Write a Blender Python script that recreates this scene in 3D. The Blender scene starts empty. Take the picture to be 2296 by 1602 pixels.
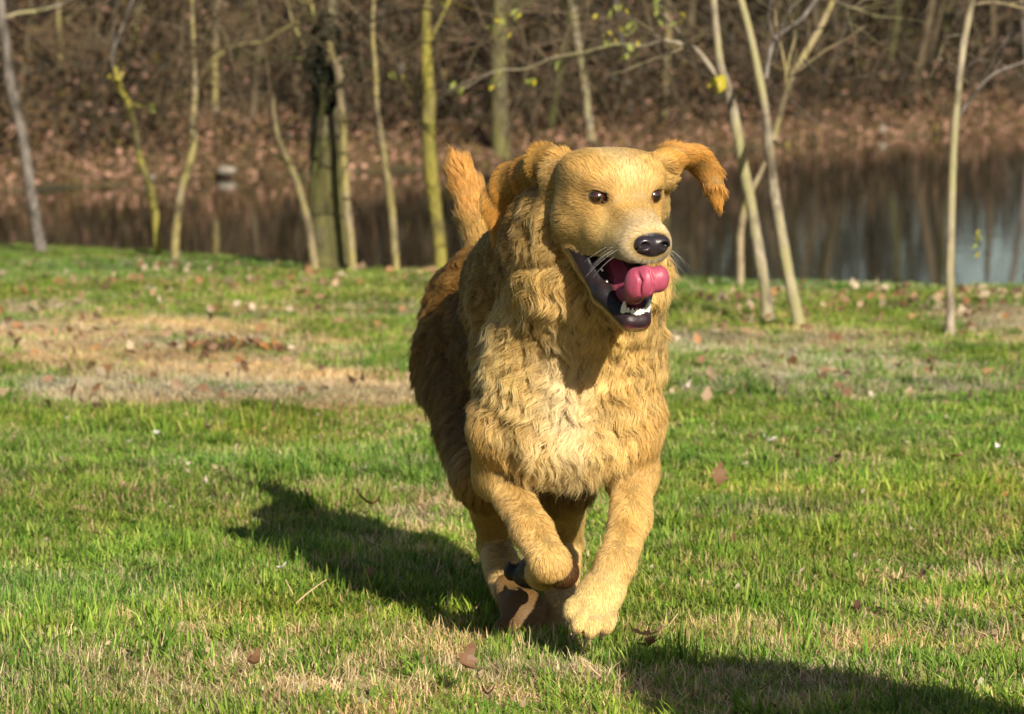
import bpy, bmesh, math, random, os
import numpy as np
from mathutils import Vector, kdtree

# ------------------------------------------------------------------ camera, sky, sun, exposure
scene = bpy.context.scene
C = scene.collection
FPX = 8520.0                    # focal length in pixels of a 2296 px wide picture
HORIZON = 20.0
CAM = np.array([0.0, 0.0, 1.0])
PITCH = math.atan((801 - HORIZON) / FPX)

cam_d = bpy.data.cameras.new('camera')
cam = bpy.data.objects.new('camera', cam_d); C.objects.link(cam)
cam.location = CAM
cam.rotation_euler = (math.pi / 2 - PITCH, 0, 0)
cam_d.sensor_width = 36; cam_d.lens = FPX / 2296 * 36
cam_d.clip_start = 0.05; cam_d.clip_end = 3000
cam_d.dof.use_dof = True; cam_d.dof.focus_distance = 5.62; cam_d.dof.aperture_fstop = 11.5
scene.camera = cam

SUN_EL = math.radians(25.0)
SUN_AZ = math.radians(161.0)     # measured from +Y towards +X
world = bpy.data.worlds.new('World'); scene.world = world; world.use_nodes = True
wn = world.node_tree; wn.nodes.clear()
sky = wn.nodes.new('ShaderNodeTexSky'); sky.sky_type = 'NISHITA'; sky.sun_disc = False
sky.sun_elevation = SUN_EL; sky.sun_rotation = SUN_AZ
bg = wn.nodes.new('ShaderNodeBackground'); bg.inputs['Strength'].default_value = 0.05
wo = wn.nodes.new('ShaderNodeOutputWorld')
wn.links.new(sky.outputs[0], bg.inputs[0]); wn.links.new(bg.outputs[0], wo.inputs[0])
sl = bpy.data.lights.new('sun', 'SUN'); sl.energy = 5.0; sl.angle = math.radians(0.53); sl.color = (1.0, 0.92, 0.76)
so = bpy.data.objects.new('sun', sl); C.objects.link(so)
sdir = Vector((math.sin(SUN_AZ) * math.cos(SUN_EL), math.cos(SUN_AZ) * math.cos(SUN_EL), math.sin(SUN_EL)))
so.rotation_euler = sdir.to_track_quat('Z', 'Y').to_euler(); so.location = (6, -8, 10)
vs = scene.view_settings
vs.view_transform = 'Standard'; vs.look = 'None'; vs.gamma = 1; vs.use_curve_mapping = False; vs.exposure = 0.75
cy = scene.cycles
cy.max_bounces = 8; cy.diffuse_bounces = 3; cy.glossy_bounces = 3; cy.transmission_bounces = 4; cy.transparent_max_bounces = 8
cy.use_adaptive_sampling = True; cy.adaptive_threshold = 0.015; cy.use_denoising = True
cy.caustics_reflective = False; cy.caustics_refractive = False

# ------------------------------------------------------------------ helpers
rng = np.random.default_rng(7); random.seed(7)
COSP, SINP = math.cos(PITCH), math.sin(PITCH)

def P(px, py, D):
    """World point that stands at distance D (metres along +Y) where the 2296x1602 picture shows (px, py)."""
    u = px - 1148.0; v = 801.0 - py
    d = np.array([u, FPX * COSP + v * SINP, -FPX * SINP + v * COSP])
    return CAM + d * (D / d[1])

def PX(D): return FPX / D          # pixels per metre at distance D

def smooth(a, b, x):
    t = np.clip((x - a) / (b - a), 0, 1); return t * t * (3 - 2 * t)

def unit(v):
    v = np.asarray(v, float); return v / max(1e-9, np.linalg.norm(v))

def vnoise(p, seed=0):
    """value noise in 3-D, range about -1..1, vectorised"""
    p = np.asarray(p, float)
    i = np.floor(p).astype(np.int64); f = p - i; f = f * f * (3 - 2 * f)
    def h(ix, iy, iz):
        n = (ix * 374761393 + iy * 668265263 + iz * 2147483647 + seed * 974634777) & 0xffffffff
        n = ((n ^ (n >> 13)) * 1274126177) & 0xffffffff
        n = n ^ (n >> 16)
        return (n & 0xffff) / 32767.5 - 1.0
    r = 0
    for dx in (0, 1):
        wx = f[..., 0] if dx else 1 - f[..., 0]
        for dy in (0, 1):
            wy = f[..., 1] if dy else 1 - f[..., 1]
            for dz in (0, 1):
                wz = f[..., 2] if dz else 1 - f[..., 2]
                r = r + wx * wy * wz * h(i[..., 0] + dx, i[..., 1] + dy, i[..., 2] + dz)
    return r

def fbm(p, seed=0, octaves=3):
    p = np.asarray(p, float); r = 0; a = 1; s = 0
    for o in range(octaves):
        r = r + a * vnoise(p * (2 ** o), seed + o * 17); s += a; a *= .5
    return r / s

def link(name, mesh, mat=None, parent=None):
    o = bpy.data.objects.new(name, mesh); C.objects.link(o)
    if mat is not None: mesh.materials.append(mat)
    if parent is not None: o.parent = parent
    return o

def empty(name, loc=(0, 0, 0)):
    o = bpy.data.objects.new(name, None); C.objects.link(o); o.location = [float(c) for c in loc]
    o.empty_display_size = .1
    return o

def tag(o, label=None, cat=None, group=None, kind=None):
    if label: o['label'] = label
    if cat: o['category'] = cat
    if group: o['group'] = group
    if kind: o['kind'] = kind
    return o

def rel(o):
    """keep world-space mesh data under a parent that has a location only"""
    if o.parent is not None:
        o.location = -o.parent.location if o.parent.parent is None else (0, 0, 0)
    return o

def mesh_from(name, verts, faces, smooth_=True, cols=None):
    """verts (n,3); faces: list or (m,k) array; cols (n,3) linear colours"""
    me = bpy.data.meshes.new(name)
    verts = np.asarray(verts, np.float32)
    if isinstance(faces, np.ndarray):
        m, k = faces.shape
        me.vertices.add(len(verts)); me.vertices.foreach_set('co', verts.ravel())
        me.loops.add(m * k); me.loops.foreach_set('vertex_index', faces.astype(np.int32).ravel())
        me.polygons.add(m); me.polygons.foreach_set('loop_start', np.arange(0, m * k, k, dtype=np.int32))
        me.update(calc_edges=True)
    else:
        me.from_pydata([tuple(map(float, v)) for v in verts], [], faces)
    if smooth_:
        me.polygons.foreach_set('use_smooth', np.ones(len(me.polygons), bool))
    if cols is not None:
        a = me.color_attributes.new('Col', 'FLOAT_COLOR', 'POINT')
        c4 = np.ones((len(verts), 4), np.float32); c4[:, :3] = cols
        a.data.foreach_set('color', c4.ravel())
    me.update(); return me

class MatB:
    """tiny node helper"""
    def __init__(s, name):
        s.m = bpy.data.materials.new(name); s.m.use_nodes = True; s.t = s.m.node_tree; s.t.nodes.clear()
        s.out = s.n('ShaderNodeOutputMaterial')
    def n(s, typ, **kw):
        nd = s.t.nodes.new(typ)
        for k, v in kw.items(): setattr(nd, k, v)
        return nd
    def l(s, a, b): s.t.links.new(a, b)
    def principled(s, color=None, rough=.6, spec=.5, **ins):
        p = s.n('ShaderNodeBsdfPrincipled')
        p.inputs['Roughness'].default_value = rough; p.inputs['Specular IOR Level'].default_value = spec
        if color is not None:
            if isinstance(color, tuple): p.inputs['Base Color'].default_value = (*color, 1)
            else: s.l(color, p.inputs['Base Color'])
        for k, v in ins.items():
            p.inputs[k.replace('_', ' ')].default_value = v
        s.l(p.outputs[0], s.out.inputs['Surface']); s.p = p
        return p
    def attr(s, name, typ='GEOMETRY'):
        a = s.n('ShaderNodeAttribute'); a.attribute_name = name; a.attribute_type = typ; return a
    def noise(s, scale, detail=3, rough=.5, vec=None, dist=0):
        a = s.n('ShaderNodeTexNoise'); a.inputs['Scale'].default_value = scale; a.inputs['Detail'].default_value = detail
        a.inputs['Roughness'].default_value = rough; a.inputs['Distortion'].default_value = dist
        if vec is not None: s.l(vec, a.inputs['Vector'])
        return a
    def ramp(s, fac, stops):
        r = s.n('ShaderNodeValToRGB'); e = r.color_ramp.elements
        while len(e) < len(stops): e.new(.5)
        for i, (pos, col) in enumerate(stops):
            e[i].position = pos; e[i].color = (*col, 1) if len(col) == 3 else col
        s.l(fac, r.inputs[0]); return r
    def mix(s, fac, a, b, mode='MIX'):
        m = s.n('ShaderNodeMix', data_type='RGBA', blend_type=mode)
        for sock, v in ((m.inputs[0], fac), (m.inputs[6], a), (m.inputs[7], b)):
            if isinstance(v, (int, float)): sock.default_value = v
            elif isinstance(v, tuple): sock.default_value = (*v, 1)
            else: s.l(v, sock)
        return m.outputs[2]
    def bump(s, h, strength=.4, dist=.01):
        b = s.n('ShaderNodeBump'); b.inputs['Strength'].default_value = strength; b.inputs['Distance'].default_value = dist
        s.l(h, b.inputs['Height']); s.l(b.outputs[0], s.p.inputs['Normal'])
    def coord(s, which='Object'):
        return s.n('ShaderNodeTexCoord').outputs[which]

# ---- implicit surfaces -------------------------------------------------------
class SDF:
    """union of blended ellipsoids and tapered capsules, turned into one mesh by surface nets"""
    def __init__(s): s.pr = []
    def ell(s, c, r, rot=None, k=.03, reg=None, op='u'):
        R = np.eye(3) if rot is None else np.asarray(rot, float)
        s.pr.append(dict(t='e', c=np.asarray(c, float), r=np.asarray(r, float), R=R, k=k, reg=reg, op=op,
                         lo=np.asarray(c) - max(r), hi=np.asarray(c) + max(r), ax=None))
    def cone(s, a, b, ra, rb, k=.03, reg=None, op='u', flat=None):
        a = np.asarray(a, float); b = np.asarray(b, float); m = max(ra, rb)
        s.pr.append(dict(t='c', a=a, b=b, ra=ra, rb=rb, k=k, reg=reg, op=op, flat=flat,
                         lo=np.minimum(a, b) - m, hi=np.maximum(a, b) + m, ax=unit(b - a)))
    def chain(s, pts, rs, **kw):
        for i in range(len(pts) - 1): s.cone(pts[i], pts[i + 1], rs[i], rs[i + 1], **kw)
    @staticmethod
    def d(q, p):
        if q['t'] == 'e':
            l = (p - q['c']) @ q['R']
            k0 = np.linalg.norm(l / q['r'], axis=-1); k1 = np.linalg.norm(l / q['r'] ** 2, axis=-1) + 1e-9
            return k0 * (k0 - 1) / k1
        a, b = q['a'], q['b']; ab = b - a; L = ab @ ab + 1e-12
        ap = p - a
        if q['flat'] is not None:
            n, f = q['flat']; n = unit(n)
            ap = ap + (ap @ n)[..., None] * n * (f - 1)
            ab = ab + (ab @ n) * n * (f - 1); L = ab @ ab + 1e-12
        t = np.clip((ap @ ab) / L, 0, 1)
        d = np.linalg.norm(ap - t[..., None] * ab, axis=-1) - (q['ra'] + (q['rb'] - q['ra']) * t)
        return d
    @staticmethod
    def comb(F, d, q):
        k = q['k']
        if q['op'] == 'u':
            h = np.clip(.5 + .5 * (F - d) / k, 0, 1)
            return F * (1 - h) + d * h - k * h * (1 - h)
        h = np.clip(.5 - .5 * (F + d) / k, 0, 1)           # carve
        return F * (1 - h) - d * h + k * h * (1 - h)
    def at(s, p):
        F = np.full(p.shape[:-1], 1.0)
        for q in s.pr:
            m = q['k'] + .012
            sel = np.all((p > q['lo'] - m) & (p < q['hi'] + m), axis=-1)
            if sel.any(): F[sel] = s.comb(F[sel], s.d(q, p[sel]), q)
        return F
    def grad(s, p, e=.0008):
        g = np.empty(p.shape)
        for i in range(3):
            o = np.zeros(3); o[i] = e
            g[:, i] = (s.at(p + o) - s.at(p - o)) / (2 * e)
        return g
    def project(s, p, it=2):
        for _ in range(it):
            F = s.at(p); g = s.grad(p)
            st = (F / np.maximum((g * g).sum(1), .05))[:, None] * g
            n = np.linalg.norm(st, axis=1, keepdims=True)
            p = p - st * np.minimum(1, .004 / np.maximum(n, 1e-9))
        return p
    def mesh(s, h):
        lo = np.min([q['lo'] for q in s.pr if q['op'] == 'u'], axis=0) - 3 * h
        hi = np.max([q['hi'] for q in s.pr if q['op'] == 'u'], axis=0) + 3 * h
        n = np.ceil((hi - lo) / h).astype(int) + 1
        ax = [lo[i] + h * np.arange(n[i]) for i in range(3)]
        F = np.full(n, 1.0, np.float32)
        for q in s.pr:
            m = q['k'] + 2 * h + .01
            a = np.maximum(((q['lo'] - m - lo) / h).astype(int), 0); b = np.minimum(((q['hi'] + m - lo) / h).astype(int) + 2, n)
            sl_ = tuple(slice(a[i], b[i]) for i in range(3))
            g = np.stack(np.meshgrid(*[ax[i][a[i]:b[i]] for i in range(3)], indexing='ij'), -1)
            F[sl_] = s.comb(F[sl_], s.d(q, g), q)
        neg = F < 0
        acc = np.zeros(tuple(n - 1) + (3,), np.float32); cnt = np.zeros(tuple(n - 1), np.float32)
        for axis in range(3):
            A = [slice(None)] * 3; B = [slice(None)] * 3; A[axis] = slice(0, -1); B[axis] = slice(1, None)
            f0, f1 = F[tuple(A)], F[tuple(B)]
            ch = neg[tuple(A)] != neg[tuple(B)]
            idx = np.argwhere(ch)
            t = f0[ch] / (f0[ch] - f1[ch])
            pos = idx.astype(np.float32); pos[:, axis] += t
            o1, o2 = [i for i in range(3) if i != axis]
            for d1 in (0, -1):
                for d2 in (0, -1):
                    c = idx.copy(); c[:, o1] += d1; c[:, o2] += d2
                    ok = np.all((c >= 0) & (c < n - 1), axis=1); c = c[ok]
                    np.add.at(acc, (c[:, 0], c[:, 1], c[:, 2]), pos[ok]); np.add.at(cnt, (c[:, 0], c[:, 1], c[:, 2]), 1)
        act = cnt > 0
        vid = np.full(act.shape, -1, np.int64); vid[act] = np.arange(act.sum())
        V = acc[act] / cnt[act][:, None] * h + lo
        faces = []
        for axis in range(3):
            A = [slice(None)] * 3; B = [slice(None)] * 3; A[axis] = slice(0, -1); B[axis] = slice(1, None)
            ch = neg[tuple(A)] != neg[tuple(B)]
            idx = np.argwhere(ch)
            o1, o2 = (axis + 1) % 3, (axis + 2) % 3
            ok = (idx[:, o1] > 0) & (idx[:, o2] > 0) & (idx[:, o1] < n[o1] - 1) & (idx[:, o2] < n[o2] - 1)
            idx = idx[ok]
            def cell(d1, d2):
                c = idx.copy(); c[:, o1] += d1; c[:, o2] += d2; return vid[c[:, 0], c[:, 1], c[:, 2]]
            q4 = np.stack([cell(-1, -1), cell(0, -1), cell(0, 0), cell(-1, 0)], 1)
            s0 = neg[tuple(A)][tuple(idx.T)]
            q4[~s0] = q4[~s0][:, ::-1]
            faces.append(q4)
        return V.astype(float), np.concatenate(faces)

def refine(V, Fq, mask_fn):
    """split every face inside the mask in four"""
    bm = bmesh.new()
    vs_ = [bm.verts.new(v) for v in V]
    for f in Fq:
        try: bm.faces.new([vs_[i] for i in f])
        except ValueError: pass
    bm.verts.ensure_lookup_table()
    m = mask_fn(V)
    es = [e for e in bm.edges if m[e.verts[0].index] and m[e.verts[1].index]] if False else None
    bm.verts.index_update()
    es = [e for e in bm.edges if m[e.verts[0].index] and m[e.verts[1].index]]
    bmesh.ops.subdivide_edges(bm, edges=es, cuts=1, use_grid_fill=True)
    bmesh.ops.triangulate(bm, faces=[f for f in bm.faces if len(f.verts) > 4])
    bm.verts.index_update()
    V2 = np.array([v.co[:] for v in bm.verts]); F2 = [[v.index for v in f.verts] for f in bm.faces]
    bm.free(); return V2, F2
# ------------------------------------------------------------------ ground, pond, far bank
SLOPE = .025; ZW = -1.3
def groundD(py): return (1 - 6 * SLOPE) / ((py - HORIZON) / FPX - SLOPE)
CR = [(x, groundD(y - 6)) for x, y in ((-900, 545), (0, 562), (350, 575), (700, 605), (890, 618), (1500, 640), (2296, 660), (3200, 680))]
CRX = [(x - 1148) / FPX * D for x, D in CR]; CRY = [D for x, D in CR]
def crest(x): return np.interp(x, CRX, CRY)
SH = [(x, (1 - ZW) * FPX / (y - HORIZON)) for x, y in ((-1500, 470), (0, 428), (500, 398), (1000, 375), (1500, 345), (2000, 306), (2296, 288), (3000, 262))]
SHX = [(x - 1148) / FPX * D for x, D in SH]; SHY = [D for x, D in SH]
def shore(x): return np.interp(x, SHX, SHY)
def gz(x, y):
    """height of the ground: lawn sloping to the pond, pond bed, far bank and the hill behind it"""
    x = np.asarray(x, float); y = np.asarray(y, float)
    z = -SLOPE * (y - 6)
    c = crest(x); t = np.maximum(y - c, 0)
    lawn = z - .17 * smooth(0, 1.5, t) * t
    p = np.stack([x, y, x * 0], -1)
    lawn = lawn + .012 * fbm(p * 1.3, 5, 3) * smooth(3, 6, y)
    lawn = np.maximum(lawn, ZW - .7)
    s = shore(x) + .5 * vnoise(p * .35, 9) + .35 * vnoise(p * 1.4, 10); u = y - s
    left = smooth(3, -5, x)
    bank = ZW + .16 * np.clip(u, -4, 3.2) + (.04 + .06 * left) * np.clip(u - 3.2, 0, 8) + (.0 + .14 * left) * np.clip(u - 11, 0, 60) + .03 * np.clip(u - 60, 0, 400) + .0 * u
    bank = bank + .10 * fbm(p * .8, 12, 2) * smooth(0, 2, u)
    bank = np.minimum(bank, 12 + left * 8)
    k = smooth(-6, -3, u)
    return lawn * (1 - k) + np.maximum(bank, ZW - .7) * k

ys = np.concatenate([np.linspace(-6, 4, 20), np.linspace(4.1, 26, 190), np.linspace(26.3, 46, 60), np.linspace(46.3, 82, 170), np.geomspace(83, 1600, 60)])
xs0 = np.concatenate([-np.geomspace(1.05, 60, 26)[::-1], np.linspace(-1, 1, 90), np.geomspace(1.05, 60, 26)])
gy, gx = np.meshgrid(ys, xs0, indexing='ij')
gx = gx * np.maximum(4.0, gy * .2)
gzv = gz(gx, gy)
nr, nc = gx.shape
vid = np.arange(nr * nc).reshape(nr, nc)
gf = np.stack([vid[:-1, :-1], vid[:-1, 1:], vid[1:, 1:], vid[1:, :-1]], -1).reshape(-1, 4)

def Gxy(px, py):
    D = groundD(py); return (px - 1148) / FPX * D, D
PATCH = []   # dry patches: world x, y, rx, ry, strength
for px, py, rx, ry, st in ((230, 755, 420, 50, .75), (420, 872, 500, 48, 1.0), (300, 815, 430, 34, .85), (830, 905, 190, 34, .95), (640, 800, 260, 40, .6), (80, 690, 260, 22, .5), (760, 700, 260, 22, .45),
                           (1720, 780, 420, 42, .60), (1980, 850, 420, 46, .55), (2260, 730, 260, 44, .8), (1560, 850, 120, 40, .6),
                           (150, 1560, 420, 60, .42), (620, 1545, 330, 55, .52), (980, 1500, 260, 50, .50), (1500, 1560, 330, 60, .5), (1900, 1470, 420, 45, .55), (2250, 1420, 220, 40, .4),
                           (800, 1190, 150, 32, .45), (2130, 1290, 170, 16, .8), (1765, 1322, 90, 9, .8), (400, 1440, 200, 30, .35), (1700, 1250, 90, 16, .5), (200, 1080, 200, 30, .25)):
    x0, y0 = Gxy(px, py); x1 = Gxy(px + rx, py)[0]; y1 = Gxy(px, py - ry)[1]; y2 = Gxy(px, py + ry)[1]
    PATCH.append((x0, y0, abs(x1 - x0), abs(y1 - y2) / 2, st))
def dryness(x, y):
    x = np.asarray(x, float); y = np.asarray(y, float); p = np.stack([x, y, x * 0], -1)
    wx = x + .25 * vnoise(p * 1.1, 21) + .08 * vnoise(p * 4, 22); wy = y + .35 * vnoise(p * 1.0, 23) + .1 * vnoise(p * 4, 24)
    d = np.zeros_like(x) + .17
    for x0, y0, rx, ry, st in PATCH:
        e = ((wx - x0) / rx) ** 2 + ((wy - y0) / ry) ** 2
        d = np.maximum(d, min(1.15, st * 1.25) * (1 - smooth(.5, 1.5, e)))
    out = (np.abs(x) > y * .16 + .1)
    d = np.where(out, np.maximum(d, .45 * (fbm(p * .5, 31, 2) > .15)), d)
    return np.clip(d + .30 * fbm(p * 2.2, 33, 3), 0, 1)

dr = dryness(gx.ravel(), gy.ravel())
u_ = (gy - shore(gx)).ravel()
col = np.array([.045, .065, .018])[None] * (1 - dr[:, None]) + np.array([.34, .27, .16])[None] * dr[:, None]
lit = smooth(-1, .5, u_)[:, None]
col = col * (1 - lit) + np.array([.125, .082, .045])[None] * lit
bedm = ((gy > crest(gx) + .8).ravel() & (u_ < -.3))[:, None]
col = np.where(bedm, np.array([.05, .04, .025])[None], col)
b = MatB('ground'); a = b.attr('Col')
n1 = b.noise(38, 5, .65, b.coord()); n2 = b.noise(2.2, 4, .6, b.coord())
v = b.ramp(n1.outputs[0], [(.3, (.55, .55, .55)), (.7, (1.4, 1.4, 1.35))])
v2 = b.ramp(n2.outputs[0], [(.3, (.8, .82, .8)), (.7, (1.15, 1.12, 1.1))])
b.principled(b.mix(1, b.mix(1, a.outputs['Color'], v.outputs[0], 'MULTIPLY'), v2.outputs[0], 'MULTIPLY'), .9, .15)
b.bump(n1.outputs[0], .8, .02)
g = link('ground', mesh_from('ground', np.stack([gx.ravel(), gy.ravel(), gzv.ravel()], 1), gf, True, col), b.m); tag(g, kind='structure')

b = MatB('water')
b.principled((.010, .011, .006), .035, .5); b.p.inputs['IOR'].default_value = 1.33; b.p.inputs['Specular Tint'].default_value = (.50, .50, .44, 1)
mp = b.n('ShaderNodeMapping'); b.l(b.coord(), mp.inputs[0]); mp.inputs['Scale'].default_value = (1, .5, 1)
n = b.noise(3.0, 4, .6, mp.outputs[0]); b.bump(n.outputs[0], .13, .02)
w = link('pond_water', mesh_from('pond_water', [(-90, 14, ZW), (90, 14, ZW), (90, 100, ZW), (-90, 100, ZW)], [(0, 1, 2, 3)], False), b.m); tag(w, kind='structure')
# ------------------------------------------------------------------ trees
def bark(name, base, alt, moss=None, moss_amt=.5, scale=9):
    b = MatB(name)
    mp = b.n('ShaderNodeMapping'); b.l(b.coord(), mp.inputs[0]); mp.inputs['Scale'].default_value = (1, 1, .28)
    n = b.noise(scale * 4, 5, .7, mp.outputs[0]); n2 = b.noise(scale * .35, 3, .6, b.coord())
    n3 = b.noise(scale * .55, 4, .6, b.coord())
    c = b.ramp(n.outputs[0], [(.32, base), (.62, alt)]).outputs[0]
    c = b.mix(1, c, b.ramp(n3.outputs[0], [(.38, (.34, .33, .31)), (.5, (.95, .95, .95)), (.7, (1.15, 1.15, 1.15))]).outputs[0], 'MULTIPLY')  # dark patches put branch shade into the bark colour
    if moss is not None:
        f = b.ramp(n2.outputs[0], [(.5 - moss_amt * .35, (0, 0, 0)), (.62 - moss_amt * .25, (1, 1, 1))]).outputs[0]
        c = b.mix(f, c, moss)
    b.principled(c, .85, .2); b.bump(n.outputs[0], .7, .01)
    return b.m
BK = {
    'pale':  bark('bark_pale', (.13, .105, .075), (.36, .30, .22), (.27, .24, .12), .15),
    'tan':   bark('bark_tan', (.12, .095, .06), (.30, .235, .145), (.24, .20, .08), .2),
    'moss':  bark('bark_yellow_moss', (.05, .045, .025), (.16, .13, .06), (.22, .19, .04), .33),
    'green': bark('bark_green', (.035, .030, .018), (.13, .11, .065), (.12, .11, .04), .25),
    'dark':  bark('bark_dark', (.022, .018, .012), (.085, .066, .042), (.06, .06, .02), .4),
    'grey':  bark('bark_grey', (.06, .05, .045), (.20, .17, .145), None),
    'far':   bark('bark_far', (.032, .024, .014), (.12, .09, .055), None, .4, 3),
}
def catmull(pts, n):
    p = np.array(pts, float)
    if len(p) == 2: 
        t = np.linspace(0, 1, n)[:, None]; return p[0] * (1 - t) + p[1] * t
    q = np.vstack([2 * p[0] - p[1], p, 2 * p[-1] - p[-2]]); out = []
    m = len(p) - 1
    for t in np.linspace(0, m - 1e-6, n):
        i = int(t); f = t - i; a_, b_, c_, d_ = q[i:i + 4]
        out.append(.5 * (2 * b_ + (c_ - a_) * f + (2 * a_ - 5 * b_ + 4 * c_ - d_) * f * f + (3 * b_ - a_ - 3 * c_ + d_) * f ** 3))
    return np.array(out)

class Tubes:
    def __init__(s): s.v = []; s.f = []; s.n = 0
    def add(s, pts, rad, sides=7, wob=.12):
        pts = np.asarray(pts, float); rad = np.asarray(rad, float); m = len(pts)
        tg_ = np.gradient(pts, axis=0); tg_ /= np.maximum(np.linalg.norm(tg_, axis=1, keepdims=True), 1e-9)
        ref = np.array([0, 1, 0]) if abs(tg_[0][1]) < .8 else np.array([1, 0, 0])
        a1 = np.cross(tg_, ref); a1 /= np.maximum(np.linalg.norm(a1, axis=1, keepdims=True), 1e-9); a2 = np.cross(tg_, a1)
        an = np.arange(sides) * 2 * math.pi / sides
        r = rad[:, None] * (1 + (rng.random((m, sides)) - .5) * 2 * wob)
        vv = pts[:, None] + (a1[:, None] * np.cos(an)[None, :, None] + a2[:, None] * np.sin(an)[None, :, None]) * r[..., None]
        s.v.append(vv.reshape(-1, 3))
        i = np.arange(m - 1)[:, None] * sides; j = np.arange(sides)[None]; j2 = (j + 1) % sides
        s.f.append(np.stack([i + j, i + j2, i + sides + j2, i + sides + j], -1).reshape(-1, 4) + s.n); s.n += m * sides
    def mesh(s, name): return mesh_from(name, np.concatenate(s.v), np.concatenate(s.f))

def grow_twigs(tb, p, d, L, r, depth, sides=4, droop=.15, spread=.9, tips=None, kids=(2, 4)):
    """a crooked branch with its own side twigs"""
    m = max(4, int(L / .12)) if depth > 0 else 4
    m = min(m, 9); pts = [np.array(p, float)]; d = unit(d)
    for k in range(m):
        d = unit(d + rng.normal(0, .17, 3) + np.array([0, 0, -droop * .15 + .03])); pts.append(pts[-1] + d * L / m)
    rr = np.linspace(r, r * .35, m + 1)
    tb.add(pts, rr, sides if r > .008 else 3, .1)
    if tips is not None: tips.append((pts[-1], d))
    if depth <= 0: return
    for k in range(rng.integers(*kids)):
        i = rng.integers(1, m + 1); ax = unit(rng.normal(0, 1, 3)); dd = unit(d * .75 + ax * spread * .8 + np.array([0, 0, .12]))
        grow_twigs(tb, pts[i], dd, L * rng.uniform(.45, .75), rr[i] * .62, depth - 1, sides, droop, spread, tips, kids)

def px_line(pts, D, dD=0.0):
    """polyline from picture measures (x, y) on a plane D metres away, drifting dD metres in depth"""
    n = len(pts); return [P(x, y, D + dD * i / max(1, n - 1)) for i, (x, y) in enumerate(pts)]

def near_tree(label, bk, base_py, pts, widths, branches=(), D=None, top=2.2, crown=True, crown_n=7, name='bare_tree', group=None):
    D = D or groundD(base_py)
    base = P(pts[0][0], pts[0][1], D); base[2] = float(gz(base[0], D)) - .03
    t = empty(name, base); tag(t, label, 'tree', group)
    line = px_line(pts, D); line[0] = base
    w_ = [w / PX(D) / 2 for w in widths]
    line = catmull(line, len(pts) * 5)
    rr = np.interp(np.linspace(0, 1, len(line)), np.linspace(0, 1, len(w_)), w_); rr[0] *= 1.8; rr[1] *= 1.25
    # above the picture the trunk goes on, crooked and thinning
    up = [line[-1]]; d = unit(line[-1] - line[-3]); r = [rr[-1]]
    if pts[-1][1] <= 5 and top > 0:
        for k in range(8):
            d = unit(d + rng.normal(0, .09, 3) + [0, 0, .10]); up.append(up[-1] + d * top / 8); r.append(rr[-1] * (1 - .09 * (k + 1)))
        line = np.vstack([line, up[1:]]); rr = np.concatenate([rr, r[1:]])
    tb = Tubes(); tb.add(line, rr, 10, .07)
    o = rel(link('trunk', tb.mesh('trunk'), BK[bk], t))
    for br in branches:
        bp, bw = br[0], br[1]; dD = br[2] if len(br) > 2 else .3
        bb = bk if len(br) < 4 else br[3]
        bl = catmull(px_line(bp, D, dD), len(bp) * 4)
        br_ = np.linspace(bw[0], bw[1], len(bl)) / PX(D) / 2
        tb = Tubes(); tb.add(bl, br_, 8, .08)
        for k in range(3):                        # side twigs
            i = rng.integers(len(bl) // 3, len(bl)); grow_twigs(tb, bl[i], unit(bl[i] - bl[i - 2]) + rng.normal(0, .5, 3), .35, br_[i] * .55, 1)
        rel(link('branch', tb.mesh('branch'), BK[bb], t))
    if crown:
        tb = Tubes()
        for k in range(crown_n):
            i = rng.integers(max(1, len(line) - 6), len(line)); an = rng.random() * 6.28
            grow_twigs(tb, line[i], np.array([math.cos(an), math.sin(an), .9]), rng.uniform(.7, 1.3), rr[i] * .5, 3, 5)
        cr = rel(link('crown', tb.mesh('crown'), BK['dark' if bk == 'dark' else 'tan'], t)); cr['kind'] = 'stuff'
    return t, D

T9, D9 = near_tree('pale slim trunk right of the dog forking at a big yellow leaf, nearest its ear', 'pale', 722,
    [(1725, 722), (1714, 640), (1700, 560), (1684, 460), (1668, 380), (1648, 270), (1632, 200), (1616, 150), (1606, 70), (1600, -4)],
    [30, 26, 26, 25, 24, 23, 21, 18, 17, 15],
    [([(1628, 190), (1600, 160), (1562, 112), (1525, 98), (1488, 90)], (14, 8), .1), ([(1488, 90), (1440, 104), (1380, 100), (1310, 118), (1240, 130), (1180, 155), (1110, 160), (1040, 200)], (9, 3), .6)])
T10, D10 = near_tree('pale trunk dividing into three raised limbs, between the yellow leaf tree and the lone sapling', 'pale', 736,
    [(1797, 736), (1780, 670), (1765, 600), (1748, 500), (1735, 420), (1724, 330), (1716, 250), (1700, 160), (1680, 70), (1660, -4)],
    [32, 27, 26, 25, 24, 24, 19, 18, 17, 16],
    [([(1733, 320), (1745, 270), (1770, 185), (1800, 130), (1835, 70), (1870, -4)], (19, 15), .35, 'tan'),
     ([(1716, 180), (1724, 130), (1738, 88), (1770, 62), (1800, 40), (1832, -4)], (12, 10), .2, 'grey'),
     ([(1750, 62), (1738, 130), (1728, 200)], (6, 4), .2, 'grey'),
     ([(1800, 135), (1830, 160), (1860, 190)], (5, 3), .4, 'grey'), ([(1868, 0), (1900, 15), (1935, 22)], (6, 3), .3)])
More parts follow.
